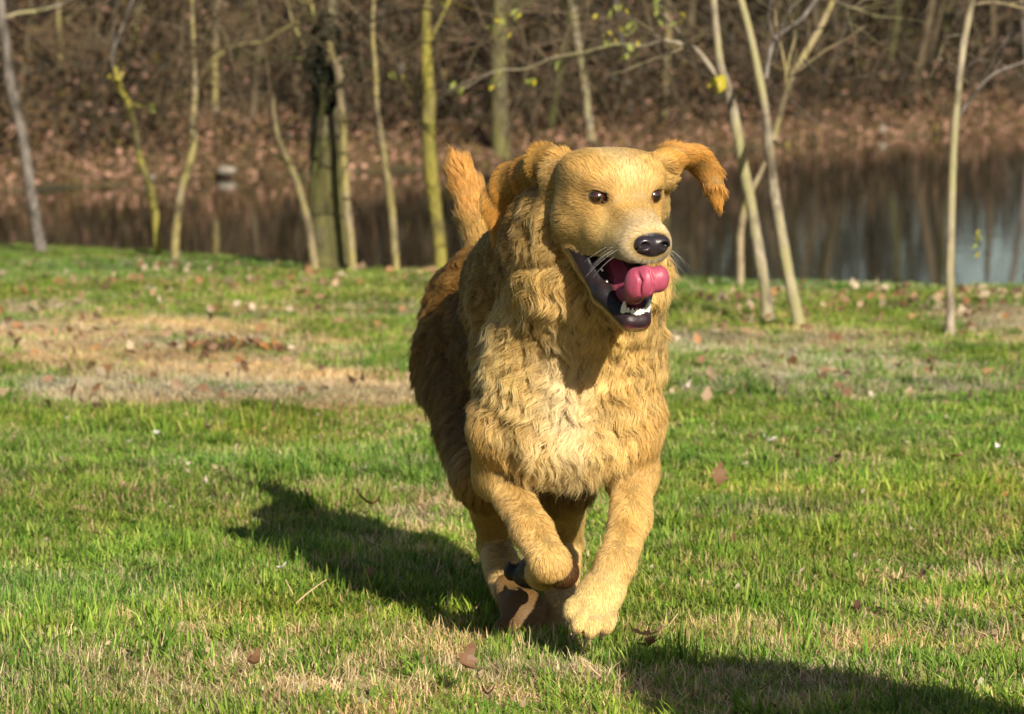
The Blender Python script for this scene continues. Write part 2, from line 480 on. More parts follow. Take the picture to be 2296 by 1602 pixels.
T12, D12 = near_tree('lone straight pale sapling near the right edge, standing in fallen leaves', 'pale', 755,
    [(2130, 756), (2130, 700), (2130, 600), (2133, 480), (2137, 350), (2144, 250), (2155, 140), (2168, 60), (2182, -4)],
    [27, 21, 20, 19, 18, 18, 17, 16, 15],
    [([(2144, 275), (2160, 245), (2190, 205), (2230, 165), (2300, 138)], (8, 5), .3, 'grey'), ([(2150, 190), (2180, 140), (2230, 140), (2300, 175)], (5, 3), .5, 'grey'),
     ([(2151, 78), (2120, 90), (2104, 130), (2085, 175)], (7, 4), .2), ([(2176, 12), (2230, 6), (2300, 20)], (7, 5), .2, 'tan')])
T11, D11 = near_tree('thin tan stem curving up behind the two pale trunks right of the dog', 'tan', 646,
    [(1661, 646), (1660, 590), (1660, 530), (1668, 480), (1684, 430), (1702, 395), (1722, 350)], [19, 18, 17, 17, 14, 11, 4], crown=False, top=0)
T6, D6_ = near_tree('mossy yellow green trunk just left of the dog\'s raised tail', 'moss', 606,
    [(990, 610), (984, 530), (974, 450), (966, 380), (960, 300), (962, 220), (957, 140), (955, 60), (956, -4)], [30, 30, 30, 32, 32, 30, 26, 22, 20],
    [([(958, 330), (940, 250), (930, 190)], (8, 3), .2), ([(960, 100), (985, 50), (1010, -4)], (10, 7), .2)])
T5, D5 = near_tree('slender tan trunk between the thick forked tree and the mossy one', 'tan', 613,
    [(890, 614), (884, 540), (877, 460), (866, 380), (853, 300), (845, 240), (842, 160), (836, 80), (838, -4)], [18, 18, 18, 17, 15, 13, 11, 9, 8])
T4, D4 = near_tree('thickest dark trunk with an ivy clump at its fork, left of centre', 'green', 604,
    [(738, 606), (736, 520), (737, 430), (736, 340), (734, 260), (733, 200), (736, 120), (742, 50), (745, -4)], [98, 90, 86, 82, 70, 50, 36, 30, 28],
    [([(762, 180), (757, 140), (735, 95), (708, 50), (688, 18), (675, -4)], (26, 20), .3, 'tan'),
     ([(703, 590), (702, 520), (700, 430), (712, 330), (722, 250), (724, 190)], (15, 14), -.25, 'dark'),
     ([(728, 190), (690, 142), (650, 130), (600, 134), (555, 150)], (14, 7), .2, 'dark'),
     ([(745, 170), (700, 132), (660, 60), (640, -4)], (10, 7), .3, 'tan'),
     ([(668, 48), (630, 70), (590, 95), (540, 100), (480, 120)], (12, 5), .3, 'tan')], crown_n=10)
T4b, _ = near_tree('slim tan trunk standing against the right side of the thickest trunk', 'tan', 604,
    [(791, 605), (786, 540), (778, 460), (772, 380), (770, 300), (764, 220), (757, 160), (735, 95)], [20, 20, 20, 19, 18, 18, 18, 16], crown=False, top=0, D=D4 - .25)
T4c, _ = near_tree('leaning forked stem just left of the thickest trunk', 'tan', 603,
    [(709, 604), (700, 560), (690, 500), (672, 430), (650, 370), (628, 320), (616, 270), (612, 210)], [20, 19, 18, 17, 15, 12, 9, 6], crown=False, top=0, D=D4 - .4)
T3, D3 = near_tree('crooked pale trunk rising in a V beside the yellow mossy one', 'tan', 583,
    [(391, 584), (394, 530), (400, 470), (408, 420), (424, 370), (434, 320), (432, 270), (437, 215), (436, 130), (432, 60), (430, -4)], [22, 19, 18, 19, 19, 18, 16, 14, 10, 9, 8])
T2, D2 = near_tree('crooked trunk with bright yellow moss at the left', 'moss', 576,
    [(356, 578), (351, 530), (347, 470), (336, 420), (318, 370), (306, 320), (298, 270), (285, 225), (266, 190), (258, 150)], [17, 17, 18, 20, 19, 18, 17, 16, 14, 11],
    [([(262, 170), (250, 130), (275, 60), (300, -4)], (8, 5), .3, 'grey'), ([(278, 215), (300, 235), (330, 240)], (7, 4), .2)], crown=False, top=0)
T1, D1 = near_tree('grey mottled trunk at the far left edge', 'grey', 566,
    [(95, 568), (84, 510), (72, 450), (62, 380), (50, 300), (36, 240), (22, 180), (14, 110), (5, 50), (0, -4)], [30, 28, 26, 24, 24, 26, 26, 24, 22, 20],
    [([(0, 45), (40, 30), (90, 24), (140, 10)], (9, 6), .2, 'pale')])
# ivy at the fork of the thick trunk
def leaf_cloud(name, centers, size, cols, mat, parent=None, flatten=1.0):
    """small folded leaves, one joined mesh; centers (n,3), size (n,), cols (n,3)"""
    n = len(centers)
    a1 = rng.normal(0, 1, (n, 3)); a1 /= np.linalg.norm(a1, axis=1, keepdims=True)
    a2 = np.cross(a1, rng.normal(0, 1, (n, 3))); a2 /= np.linalg.norm(a2, axis=1, keepdims=True); a3 = np.cross(a1, a2)
    sz = size[:, None]
    v = np.stack([centers - a1 * sz * .5, centers + a2 * sz * .33 + a3 * sz * .10, centers + a1 * sz * .5, centers - a2 * sz * .33 + a3 * sz * .10], 1).reshape(-1, 3)
    i = np.arange(n)[:, None] * 4
    f = np.concatenate([i + np.array([[0, 1, 2]]), i + np.array([[0, 2, 3]])])
    me = mesh_from(name, v, f, False, np.repeat(cols, 4, axis=0))
    o = link(name, me, mat, parent)
    if parent is not None: rel(o)
    return o
def leafmat(name, trans=.25, rough=.6):
    b = MatB(name); a = b.attr('Col')
    b.principled(a.outputs['Color'], rough, .3)
    tr = b.n('ShaderNodeBsdfTranslucent'); b.l(a.outputs['Color'], tr.inputs[0])
    m = b.n('ShaderNodeMixShader'); m.inputs[0].default_value = trans
    b.l(b.p.outputs[0], m.inputs[1]); b.l(tr.outputs[0], m.inputs[2]); b.l(m.outputs[0], b.out.inputs['Surface'])
    return b.m
m_leaf = leafmat('foliage')
def blob(n, c, r):
    q = rng.normal(0, 1, (n, 3)); q /= np.linalg.norm(q, axis=1, keepdims=True); return c + q * (rng.random(n) ** .45)[:, None] * r
ic = np.concatenate([blob(900, P(730, 195, D4 - .1), (.075, .09, .14)), blob(500, P(722, 150, D4), (.10, .08, .10)), blob(700, P(728, 90, D4), (.09, .08, .16))])
iv = leaf_cloud('ivy', ic, rng.uniform(.02, .04, len(ic)), np.array([.012, .016, .007]) * rng.uniform(.5, 1.7, (len(ic), 1)), m_leaf, T4); iv['kind'] = 'stuff'

# a few yellow green leaves still hanging on the near branches
def leaf_mesh(name, L, W, cols=None, curl=.25, lobes=0):
    """a leaf with a fold along the midrib and a tapering outline"""
    n = 9 if lobes else 7; vs_ = []; fs = []
    for i in range(n):
        t = i / (n - 1); w = W * (math.sin(math.pi * min(1, t * 1.02 + .02)) ** .8) * (1 - .25 * t)
        if lobes: w *= .55 + .75 * (i % 2)
        w *= rng.uniform(.8, 1.2)
        z = curl * L * (t - .5) ** 2
        vs_ += [(-w, t * L, z + w * .35), (0, t * L, z), (w, t * L, z + w * .35)]
    for i in range(n - 1):
        a_ = i * 3; fs += [(a_, a_ + 1, a_ + 4, a_ + 3), (a_ + 1, a_ + 2, a_ + 5, a_ + 4)]
    return mesh_from(name, np.array(vs_), fs, False)
def colmat(name, c, c2=None, trans=.3, rough=.5):
    b = MatB(name)
    n = b.noise(60, 3, .6, b.coord()); cc = b.mix(n.outputs[0], c, c2 or tuple(x * .6 for x in c))
    b.principled(cc, rough, .3); tr = b.n('ShaderNodeBsdfTranslucent'); b.l(cc, tr.inputs[0])
    m = b.n('ShaderNodeMixShader'); m.inputs[0].default_value = trans
    b.l(b.p.outputs[0], m.inputs[1]); b.l(tr.outputs[0], m.inputs[2]); b.l(m.outputs[0], b.out.inputs['Surface'])
    return b.m
m_yg = colmat('leaf_yellow_green', (.30, .33, .08), (.20, .24, .05)); m_y = colmat('leaf_yellow', (.50, .42, .04), (.36, .30, .03))
yl = leaf_mesh('leaf', .062, .018); yl.materials.append(m_yg); yl2 = leaf_mesh('leaf', .055, .017); yl2.materials.append(m_y)
def put_leaf(me, parent, pos, s=1.0, down=True):
    o = bpy.data.objects.new('leaf', me); C.objects.link(o); o.parent = parent
    o.location = Vector([float(c) for c in pos]) - parent.location
    o.rotation_euler = (rng.uniform(-2.6, -.5), rng.uniform(-.8, .8), rng.uniform(0, 6.28)); o.scale = (s,) * 3
    return o
for px, py, n, sp, tr_e, DD in ((1385, 22, 7, 26, T9, D9), (1415, 60, 6, 20, T9, D9), (1420, 108, 5, 14, T9, D9), (1365, 78, 5, 18, T9, D9), (1475, 20, 6, 30, T9, D9), (1520, 30, 5, 20, T9, D9),
                            (1245, 133, 4, 12, T9, D9 + .4), (1190, 178, 4, 16, T9, D9 + .5), (1118, 180, 5, 18, T9, D9 + .5), (1100, 38, 6, 32, T9, D9 + .4), (1170, 32, 4, 22, T9, D9 + .4), (1030, 195, 3, 12, T9, D9 + .6),
                            (878, 168, 6, 18, T5, D5), (985, 8, 3, 12, T6, D6_), (255, 165, 7, 16, T2, D2), (345, 250, 6, 22, T2, D2), (2186, 530, 4, 12, T12, D12), (2190, 560, 2, 10, T12, D12), (1408, 110, 4, 16, T9, D9), (1010, 380, 0, 1, T6, D6_)):
    for k in range(n):
        put_leaf(yl if rng.random() < .75 else yl2, tr_e, P(px + rng.normal(0, sp * .6), py + rng.normal(0, sp * .5), DD + rng.normal(0, .08)), rng.uniform(.35, .75))
bigl = leaf_mesh('leaf', .095, .026, curl=.8); bigl.materials.append(m_y)
o = put_leaf(bigl, T9, P(1628, 165, D9 - .03), 1.0); o.rotation_euler = (-1.9, .5, .25); o['label'] = 'big yellow leaf at the fork'
o = put_leaf(bigl, T9, P(1622, 172, D9 - .04), .8); o.rotation_euler = (-2.3, .9, -.4)

# ---- the wood on the far bank: single trunks one can tell apart
FT = []
def far_tree(px, w_px, lean=0, bk='far', off=None, label=None, h=9):
    off = rng.uniform(3, 12) if off is None else off
    x0 = (px - 1148) / FPX * 58; 
    for _ in range(4): D = float(shore(x0)) + off; x0 = (px - 1148) / FPX * D
    z0 = float(gz(x0, D)); r = w_px / PX(D) / 2
    t = empty('far_tree', (x0, D, z0))
    NX = [(72, 'the grey trunk at the left edge'), (320, 'the yellow mossy trunk'), (425, 'its pale neighbour in the V'), (735, 'the thickest trunk'), (860, 'the slender tan trunk'), (965, 'the mossy trunk by the tail'), (1320, 'the dog\'s head'), (1640, 'the yellow leaf tree'), (1740, 'the forked pale tree'), (2145, 'the lone sapling')]
    lft = [nm for xx, nm in NX if xx < px]; rgt = [nm for xx, nm in NX if xx >= px]
    wh_ = ('seen left of ' + rgt[0]) if not lft else ('seen right of ' + lft[-1]) if not rgt else 'between ' + lft[-1] + ' and ' + rgt[0]
    wh_ = wh_ if len(wh_.split()) < 12 else 'just right of ' + lft[-1]
    tag(t, label or ('far ' if off > 16 else 'slim ') + {'far': 'brown', 'dark': 'dark', 'tan': 'tan', 'grey': 'grey', 'pale': 'pale', 'green': 'green'}[bk] + ' tree ' + wh_, 'tree', 'bare trees in the wood across the pond')
    p = np.array([x0, D, z0 - .1]); d = unit((lean + rng.normal(0, .05), rng.normal(0, .08), 1)); pts = [p]; n = 16
    for k in range(n): d = unit(d + rng.normal(0, .045, 3) + [0, 0, .03]); pts.append(pts[-1] + d * h / n)
    pts = np.array(pts); rr = np.linspace(r, r * .35, n + 1)
    tb = Tubes(); tb.add(pts, rr, 7, .08); rel(link('trunk', tb.mesh('trunk'), BK[bk], t))
    tb = Tubes()
    for k in range(5 if off < 16 else 3):
        i = rng.integers(2, n); an = rng.random() * 6.28
        grow_twigs(tb, pts[i], np.array([math.cos(an), math.sin(an) * .6, rng.uniform(.2, .9)]), rng.uniform(.8, 2.2), rr[i] * .42, 2, 4, spread=1.0)
    o = rel(link('crown', tb.mesh('crown'), BK[bk], t)); o['kind'] = 'stuff'
far_tree(1125, 44, 0, 'green', 1.0, 'thick grey green trunk at the water edge, seen above the dog\'s flying ear fur'); far_tree(1327, 19, -.01, 'pale', 1.3, 'pale straight trunk across the pond, above the dog\'s forehead')
for px in (40, 150, 215, 300, 470, 520, 585, 640, 660, 830, 905, 1045, 1075, 1180, 1255, 1400, 1440, 1500, 1560, 1690, 1790, 1850, 1905, 1985, 2040, 2075, 2240, 2280, -60, -150, 2350, 2440, 2560, -260):
    far_tree(px + rng.normal(0, 12), rng.uniform(9, 24), rng.normal(0, .12), rng.choice(['far', 'far', 'dark', 'tan', 'grey']), rng.uniform(2, 14), h=rng.uniform(6, 10))
for k in range(60):     # further back, only slim upright stems
    far_tree(rng.uniform(-500, 2800), rng.uniform(10, 22), rng.normal(0, .06), 'dark', rng.uniform(18, 50), h=rng.uniform(7, 12))

# ---- undergrowth: leafy brush, leaf litter and twigs, too many to count
def field(n, xr, off, zr, seed, thr, fn=None):
    x = rng.uniform(*xr, n); 
    o_ = rng.uniform(*off, n); y = shore(x) + o_
    z0 = gz(x, y); h = rng.random(n) ** 1.1
    z = z0 + zr[0] + h * (zr[1] - zr[0])
    p = np.stack([x, y, z], 1)
    d = fbm(p * [.55, .25, .8], seed, 3)
    k = d > thr
    return p[k]
BR = np.array([[.15, .090, .045], [.10, .064, .030], [.31, .175, .125], [.058, .040, .018], [.038, .028, .012], [.14, .105, .03], [.024, .020, .009]])
def litcols(n, wts, jit=.35):
    c = BR[rng.choice(len(BR), n, p=np.array(wts) / sum(wts))]; return c * rng.uniform(1 - jit, 1 + jit, (n, 1))
p1 = field(190000, (-20, 23), (1.6, 9), (.0, 3.6), 101, -.10)
hmax = 3.2 - 2.1 * smooth(-2, 5, p1[:, 0]); p1 = p1[(p1[:, 2] - gz(p1[:, 0], p1[:, 1])) < hmax * rng.uniform(.6, 1.05, len(p1))]
c1 = litcols(len(p1), (1.8, 1.6, 3.2, 2, 5, 1.5, 8)); s1 = rng.uniform(.06, .15, len(p1))

o = leaf_cloud('brush_leaves', p1, s1, c1 * .70, m_leaf); tag(o, 'brown dead leaves clinging in the brush along the far bank', 'undergrowth', kind='stuff')
p2 = field(210000, (-42, 52), (14, 46), (.0, 6.5), 111, -.12)
hm2 = 6.5 - 2.2 * smooth(8.5, 12, p2[:, 0]); p2 = p2[(p2[:, 2] - gz(p2[:, 0], p2[:, 1])) < hm2 * (.75 + .5 * fbm(p2 * [.5, .1, 0], 119, 2))]
c2 = litcols(len(p2), (1.5, 2, .5, 4, 5, 2, 6)); s2 = rng.uniform(.12, .32, len(p2))
o = leaf_cloud('distant_brush', p2, s2, c2 * .5, m_leaf); tag(o, 'dim brown brush filling the wood behind the far bank', 'undergrowth', kind='stuff')
x = rng.uniform(-21, 24, 50000); y = shore(x) + rng.uniform(-.15, 5.5, 50000); z = gz(x, y) + rng.uniform(.005, .06, 50000)
p3 = np.stack([x, y, z], 1)[z > ZW + .01]; c3 = litcols(len(p3), (5, 4, 5, 2, 1, 1, .5)) * 1.2
o = leaf_cloud('leaf_litter', p3, rng.uniform(.05, .13, len(p3)), c3, m_leaf); tag(o, 'pinkish brown leaf litter along the far water edge', 'leaf litter', kind='stuff')
# twiggy saplings and briars
tb = Tubes()
for k in range(330):
    x = rng.uniform(-19, 21); off = rng.uniform(1.2, 8); y = float(shore(x)) + off; z = float(gz(x, y))
    L = rng.uniform(.9, 2.6) * (1 - .35 * float(smooth(2, 8, x)))
    grow_twigs(tb, (x, y, z), (rng.normal(0, .45), rng.normal(0, .3), 1), L, rng.uniform(.010, .026), 2, 4, .8, 1.1, kids=(2, 5))
o = link('brush_twigs', tb.mesh('brush_twigs'), BK['far']); tag(o, 'tangle of bare twigs and saplings on the far bank', 'undergrowth', kind='stuff')
tb = Tubes()
for k in range(200):    # thin near twigs hanging into the top of the view
    px = rng.uniform(250, 1560) if rng.random() < .8 else rng.uniform(1850, 2296)
    D = rng.uniform(17, 21); 
    grow_twigs(tb, P(px, rng.uniform(-160, 110 if px < 1560 else 0), D), (rng.normal(0, 1), rng.normal(0, .5), rng.uniform(-.9, .3)), rng.uniform(.3, .9), rng.uniform(.003, .008), 2, 3, 1.0, 1.0)
o = link('hanging_twigs', tb.mesh('hanging_twigs'), BK['far']); tag(o, 'fine bare twigs hanging into the top of the view', 'twigs', kind='stuff')

# pale stones at the far water edge
b = MatB('stone'); n = b.noise(14, 4, .6, b.coord()); b.principled(b.ramp(n.outputs[0], [(.3, (.12, .10, .08)), (.7, (.30, .26, .21))]).outputs[0], .8, .2); b.bump(n.outputs[0], .5, .02); m_stone = b.m
def stone(px, py, w, h, label):
    x0 = (px - 1148) / FPX * 55
    for _ in range(5): D = float(shore(x0)) + .1; x0 = (px - 1148) / FPX * D
    c = P(px, py, D)
    bm = bmesh.new(); bmesh.ops.create_icosphere(bm, subdivisions=3, radius=1)
    vv = np.array([v.co[:] for v in bm.verts]); vv = vv * (1 + .28 * fbm(vv * 1.6 + px, 3, 2))[:, None] * [w / PX(D) / 2, w / PX(D) / 2.6, h / PX(D) / 2]
    for v, q in zip(bm.verts, vv): v.co = q
    me = bpy.data.meshes.new('stone'); bm.to_mesh(me); bm.free(); me.polygons.foreach_set('use_smooth', np.ones(len(me.polygons), bool))
    o = link('stone', me, m_stone); o.location = [float(k) for k in c]; tag(o, label, 'stone')
stone(506, 384, 44, 24, 'large pale stone at the far water edge, left of the thick trunk')
stone(1980, 291, 16, 18, 'small white stone on the far bank, right of the pale trunks')
stone(332, 398, 34, 14, 'low pale stone at the far water edge by the yellow mossy trunk')
# ------------------------------------------------------------------ lawn
def blade_tuft(name, nb, rad, h0, h1, w, lean, cols, flat=0.0):
    vs_, fs, cs = [], [], []
    for k in range(nb):
        r = rad * math.sqrt(rng.random()); an = rng.random() * 6.28; p = np.array([r * math.cos(an), r * math.sin(an), -.004])
        h = rng.uniform(h0, h1); az = rng.random() * 6.28; ln = rng.uniform(.1, 1) * lean; d = np.array([math.cos(az), math.sin(az), 0])
        side = np.array([-math.sin(az + rng.normal(0, .6)), math.cos(az), 0]); side /= np.linalg.norm(side)
        ww = w * rng.uniform(.6, 1.3); base = len(vs_)
        c = cols[rng.integers(len(cols))] * rng.uniform(.75, 1.25)
        for i, t in enumerate((0, .45, .8)):
            q = p + d * ln * h * t ** 1.7 + np.array([0, 0, h * (t - .35 * ln * t * t)])
            wd = ww * (1, .85, .5)[i]
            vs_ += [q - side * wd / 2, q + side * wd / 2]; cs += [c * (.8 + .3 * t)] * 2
        vs_.append(p + d * ln * h + np.array([0, 0, h * (1 - .35 * ln)])); cs.append(c * 1.1)
        fs += [(base, base + 1, base + 3, base + 2), (base + 2, base + 3, base + 5, base + 4), (base + 4, base + 5, base + 6)]
    me = mesh_from(name, np.array(vs_), fs, False, np.array(cs)); me.materials.append(m_grass); return me

b = MatB('grass_blade'); a = b.attr('Col'); ti = b.attr('tint', 'INSTANCER')
cc = b.mix(1.0, a.outputs['Color'], ti.outputs['Color'], 'MULTIPLY')
b.principled(cc, .6, .15)
tr = b.n('ShaderNodeBsdfTranslucent'); b.l(cc, tr.inputs[0]); ms = b.n('ShaderNodeMixShader'); ms.inputs[0].default_value = .35
b.l(b.p.outputs[0], ms.inputs[1]); b.l(tr.outputs[0], ms.inputs[2]); b.l(ms.outputs[0], b.out.inputs['Surface'])
m_grass = b.m
GR = [np.array(c) for c in ((.16, .29, .036), (.21, .33, .05), (.12, .24, .032), (.27, .35, .075), (.09, .185, .028), (.33, .35, .12))]
ST = [np.array(c) for c in ((.60, .49, .30), (.48, .38, .22), (.66, .57, .39), (.36, .26, .14), (.54, .46, .26))]
MX = GR[:4] + ST[:2]
SRC = []
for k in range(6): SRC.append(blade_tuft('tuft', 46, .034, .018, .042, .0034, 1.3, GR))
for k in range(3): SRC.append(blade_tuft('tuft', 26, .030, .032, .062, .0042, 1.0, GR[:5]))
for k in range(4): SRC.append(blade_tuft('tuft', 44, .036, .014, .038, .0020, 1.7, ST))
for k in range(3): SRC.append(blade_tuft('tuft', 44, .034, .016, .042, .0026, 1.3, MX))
NGREEN, NTALL, NDRY, NMIX = (0, 6), (6, 9), (9, 13), (13, 16)
gcol = bpy.data.collections.new('grass_sources')      # not linked to the scene: only instanced
for i, me in enumerate(SRC):
    o = bpy.data.objects.new('tuft_%02d' % i, me); gcol.objects.link(o)

def scatter(y0, y1, per_m2, sc):
    hw = lambda y: .21 * y + .8
    n = int((y1 - y0) * (hw(y0) + hw(y1)) * per_m2)
    y = rng.uniform(y0, y1, n); x = rng.uniform(-1, 1, n) * hw(y1); k = np.abs(x) < hw(y); x, y = x[k], y[k]
    k = y < crest(x) + 1.2; x, y = x[k], y[k]
    return x, y, np.full(len(x), sc)
P1 = [scatter(3.4, 4.9, 500, 1.15), scatter(4.9, 7.6, 1500, 1.0), scatter(7.6, 10.5, 900, 1.1), scatter(10.5, 15, 480, 1.25), scatter(15, 25, 260, 1.5)]
gx_, gy_, gs_ = (np.concatenate([q[i] for q in P1]) for i in range(3))
n = len(gx_); dd = dryness(gx_, gy_); pp = np.stack([gx_, gy_, gx_ * 0], 1)
rr = rng.random(n); idx = np.empty(n, int)
dry = rr < dd * .95; mix_ = (~dry) & (rng.random(n) < .25 + .4 * dd); tall = (~dry) & (~mix_) & (rng.random(n) < .08 + .25 * (fbm(pp * 3, 71, 2) > .25)) & (gy_ < 14)
idx[:] = rng.integers(*NGREEN, n); idx[dry] = rng.integers(*NDRY, dry.sum()); idx[mix_] = rng.integers(*NMIX, mix_.sum()); idx[tall] = rng.integers(*NTALL, tall.sum())
tone = fbm(pp * 1.7, 81, 3) + .8 * fbm(pp * 7, 82, 2); hue = fbm(pp * .9, 83, 3) + .5 * fbm(pp * 5, 84, 2)
tint = np.ones((n, 3)) * (1 + .38 * tone[:, None] + rng.normal(0, .10, (n, 1)))
tint *= .98 + np.stack([.30 * hue + .05, .06 * hue, -.2 * hue - .05], 1)
hs = gs_ * rng.uniform(.75, 1.25, n) * (1 + .45 * fbm(pp * 2.6, 85, 2) + .35 * fbm(pp * 11, 86, 2)) * np.interp(gy_, [5, 12, 22], [1.0, .8, .55])
me = bpy.data.meshes.new('lawn_grass'); me.vertices.add(n)
me.vertices.foreach_set('co', np.stack([gx_, gy_, gz(gx_, gy_)], 1).astype(np.float32).ravel())
def at_(nm, ty, key, data): a_ = me.attributes.new(nm, ty, 'POINT'); a_.data.foreach_set(key, data.ravel()); return a_
at_('rot', 'FLOAT_VECTOR', 'vector', np.stack([rng.normal(0, .08, n), rng.normal(0, .08, n), rng.random(n) * 6.28], 1).astype(np.float32))
at_('scl', 'FLOAT_VECTOR', 'vector', np.stack([gs_, gs_, hs], 1).astype(np.float32))
at_('pick', 'INT', 'value', idx.astype(np.int32))
at_('tint', 'FLOAT_VECTOR', 'vector', np.clip(tint, .25, 2.2).astype(np.float32))
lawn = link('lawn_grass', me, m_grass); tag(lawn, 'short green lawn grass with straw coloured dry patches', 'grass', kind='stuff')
ng = bpy.data.node_groups.new('tufts', 'GeometryNodeTree')
ng.interface.new_socket('Geometry', in_out='INPUT', socket_type='NodeSocketGeometry'); ng.interface.new_socket('Geometry', in_out='OUTPUT', socket_type='NodeSocketGeometry')
N = ng.nodes.new; L = ng.links.new
gi_, go_ = N('NodeGroupInput'), N('NodeGroupOutput')
mp_ = N('GeometryNodeMeshToPoints'); ci_ = N('GeometryNodeCollectionInfo'); ci_.inputs['Collection'].default_value = gcol; ci_.inputs['Separate Children'].default_value = True; ci_.inputs['Reset Children'].default_value = True
ip = N('GeometryNodeInstanceOnPoints'); ip.inputs['Pick Instance'].default_value = True
def na(nm, ty):
    q = N('GeometryNodeInputNamedAttribute'); q.data_type = ty; q.inputs['Name'].default_value = nm
    return [o for o in q.outputs if o.enabled and o.name == 'Attribute'][0]
L(gi_.outputs[0], mp_.inputs[0]); L(mp_.outputs[0], ip.inputs['Points']); L(ci_.outputs[0], ip.inputs['Instance'])
L(na('pick', 'INT'), ip.inputs['Instance Index']); L(na('scl', 'FLOAT_VECTOR'), ip.inputs['Scale'])
er = N('FunctionNodeEulerToRotation'); L(na('rot', 'FLOAT_VECTOR'), er.inputs[0]); L(er.outputs[0], ip.inputs['Rotation'])
L(ip.outputs[0], go_.inputs[0])
md = lawn.modifiers.new('tufts', 'NODES'); md.node_group = ng
print('tufts', n)
# ------------------------------------------------------------------ the dog
BF = unit((0.16, -0.985, 0)); BL = unit((0.985, 0.16, 0)); UP = np.array([0, 0, 1.0])   # body: forward, left, up
RB = np.stack([BL, BF, UP], 1)
YAW, HP = math.radians(22), math.radians(10)
HF = np.array([math.sin(YAW) * math.cos(HP), -math.cos(YAW) * math.cos(HP), -math.sin(HP)])
HU = np.array([math.sin(YAW) * math.sin(HP), -math.cos(YAW) * math.sin(HP), math.cos(HP)])
HL = np.array([math.cos(YAW), math.sin(YAW), 0.0])
RH = np.stack([HL, HF, HU], 1)
HO = P(1398, 438, 5.55)
def H(l, f, u): return HO + RH @ np.array([l, f, u])
def toH(p): return (p - HO) @ RH

# region name: (length, flow vector or 'bone', lift, curl amplitude, colour index mix)
dog = SDF()
K = dog
# torso
K.ell(P(1232, 800, 6.08), (.108, .27, .158), RB, .05, 'side')
K.ell(P(1264, 825, 5.84), (.110, .09, .160), RB, .05, 'chest')
K.ell(P(1272, 955, 5.86), (.095, .08, .055), RB, .04, 'brisket')
K.ell(P(1155, 800, 6.35), (.102, .20, .145), RB, .05, 'side')
K.ell(P(1090, 745, 6.53), (.108, .15, .143), RB, .05, 'rump')
K.cone(P(1155, 690, 5.98), P(1140, 955, 5.87), .062, .046, .04, 'shoulder')
K.cone(P(1388, 700, 5.98), P(1402, 960, 5.86), .060, .044, .04, 'shoulder')
K.cone(P(1180, 650, 6.15), P(1270, 520, 5.76), .10, .088, .05, 'nape')
K.cone(P(1300, 790, 5.86), P(1325, 600, 5.74), .112, .098, .05, 'ruff')
K.cone(P(1325, 600, 5.74), P(1310, 500, 5.68), .095, .08, .04, 'ruff')
# head
def he(c, r, k=.02, reg='face', **kw): K.ell(H(*c), r, RH, k, reg, **kw)
def hc(a, b, ra, rb, k=.02, reg='face', **kw): K.cone(H(*a), H(*b), ra, rb, k, reg, **kw)
he((0, -.052, .002), (.073, .086, .054), reg='skull')
he((0, -.012, .018), (.051, .036, .028), reg='skull')
for s in (-1, 1): he((s * .041, -.050, .026), (.034, .046, .025), .02, 'skull')
for s in (-1, 1):
    he((s * .031, .000, .019), (.022, .019, .014), .012, 'skull')      # brow
    he((s * .048, -.050, -.040), (.033, .044, .038), .02, 'cheek')
    hc((s * .052, -.022, -.016), (s * .024, .034, -.036), .016, .012, .016, 'face')         # cheekbone
    hc((s * .019, .015, -.050), (s * .017, .090, -.050), .027, .021, .014, 'muzzle')
    hc((s * .030, -.01, -.066), (s * .020, .085, -.062), .022, .016, .012, 'muzzle')
for s in (-1, 1): hc((s * .010, .006, -.010), (s * .008, .098, -.036), .022, .016, .016, 'face')
for s in (-1, 1): he((s * .038, -.004, -.046), (.020, .032, .022), .02, 'face')
he((0, .096, -.058), (.024, .020, .022), .012, 'muzzle')
hc((0, -.065, -.06), (0, -.02, -.10), .058, .042, .03, 'cheek')
hc((0, .030, .060), (0, .048, .016), .011, .017, .022, None, op='s')      # stop and furrow
# eye sockets
for s in (-1, 1):
    he((s * .0435, .0155, .000), (.0150, .012, .0088), .005, None, op='s')
# mouth opening carved, then the lower jaw joined on
K.cone(H(0, -.02, -.100), H(0, .10, -.105), .022, .030, .008, None, 's', flat=None)
for s in (-1, 1): hc((s * .036, -.030, -.096), (s * .026, .05, -.112), .009, .026, .006, None, op='s')
for s in (-1, 1):
    hc((s * .040, -.050, -.090), (s * .030, .022, -.143), .021, .015, .012, 'jaw')
    hc((s * .030, .022, -.143), (s * .010, .074, -.170), .015, .014, .010, 'jaw')
hc((0, -.045, -.115), (0, .050, -.166), .030, .014, .02, 'jaw')
he((0, .072, -.172), (.020, .014, .012), .008, 'jaw')
# ears: image-right ear flying out, image-left ear folded back behind the cheek
eR = [P(1470, 372, 5.63), P(1512, 352, 5.66), P(1552, 352, 5.68), P(1584, 382, 5.69), P(1602, 425, 5.69), P(1610, 462, 5.69)]
K.chain(eR, [.024, .027, .028, .023, .016, .007], k=.012, reg='ear', flat=(unit((.2, .55, .8)), 3.2))
K.cone(P(1455, 400, 5.63), P(1488, 395, 5.65), .026, .020, .014, 'skull')
eL = [P(1262, 374, 5.65), P(1222, 366, 5.70), P(1185, 392, 5.77), P(1150, 415, 5.82), P(1130, 455, 5.84), P(1128, 505, 5.84)]
K.chain(eL, [.024, .026, .024, .030, .034, .022], k=.016, reg='ear', flat=(unit((.45, -.9, .1)), 2.2))
K.cone(P(1252, 395, 5.63), P(1245, 440, 5.65), .021, .015, .022, 'tuft')
K.cone(P(1478, 400, 5.66), P(1482, 470, 5.68), .016, .010, .014, 'tuft')
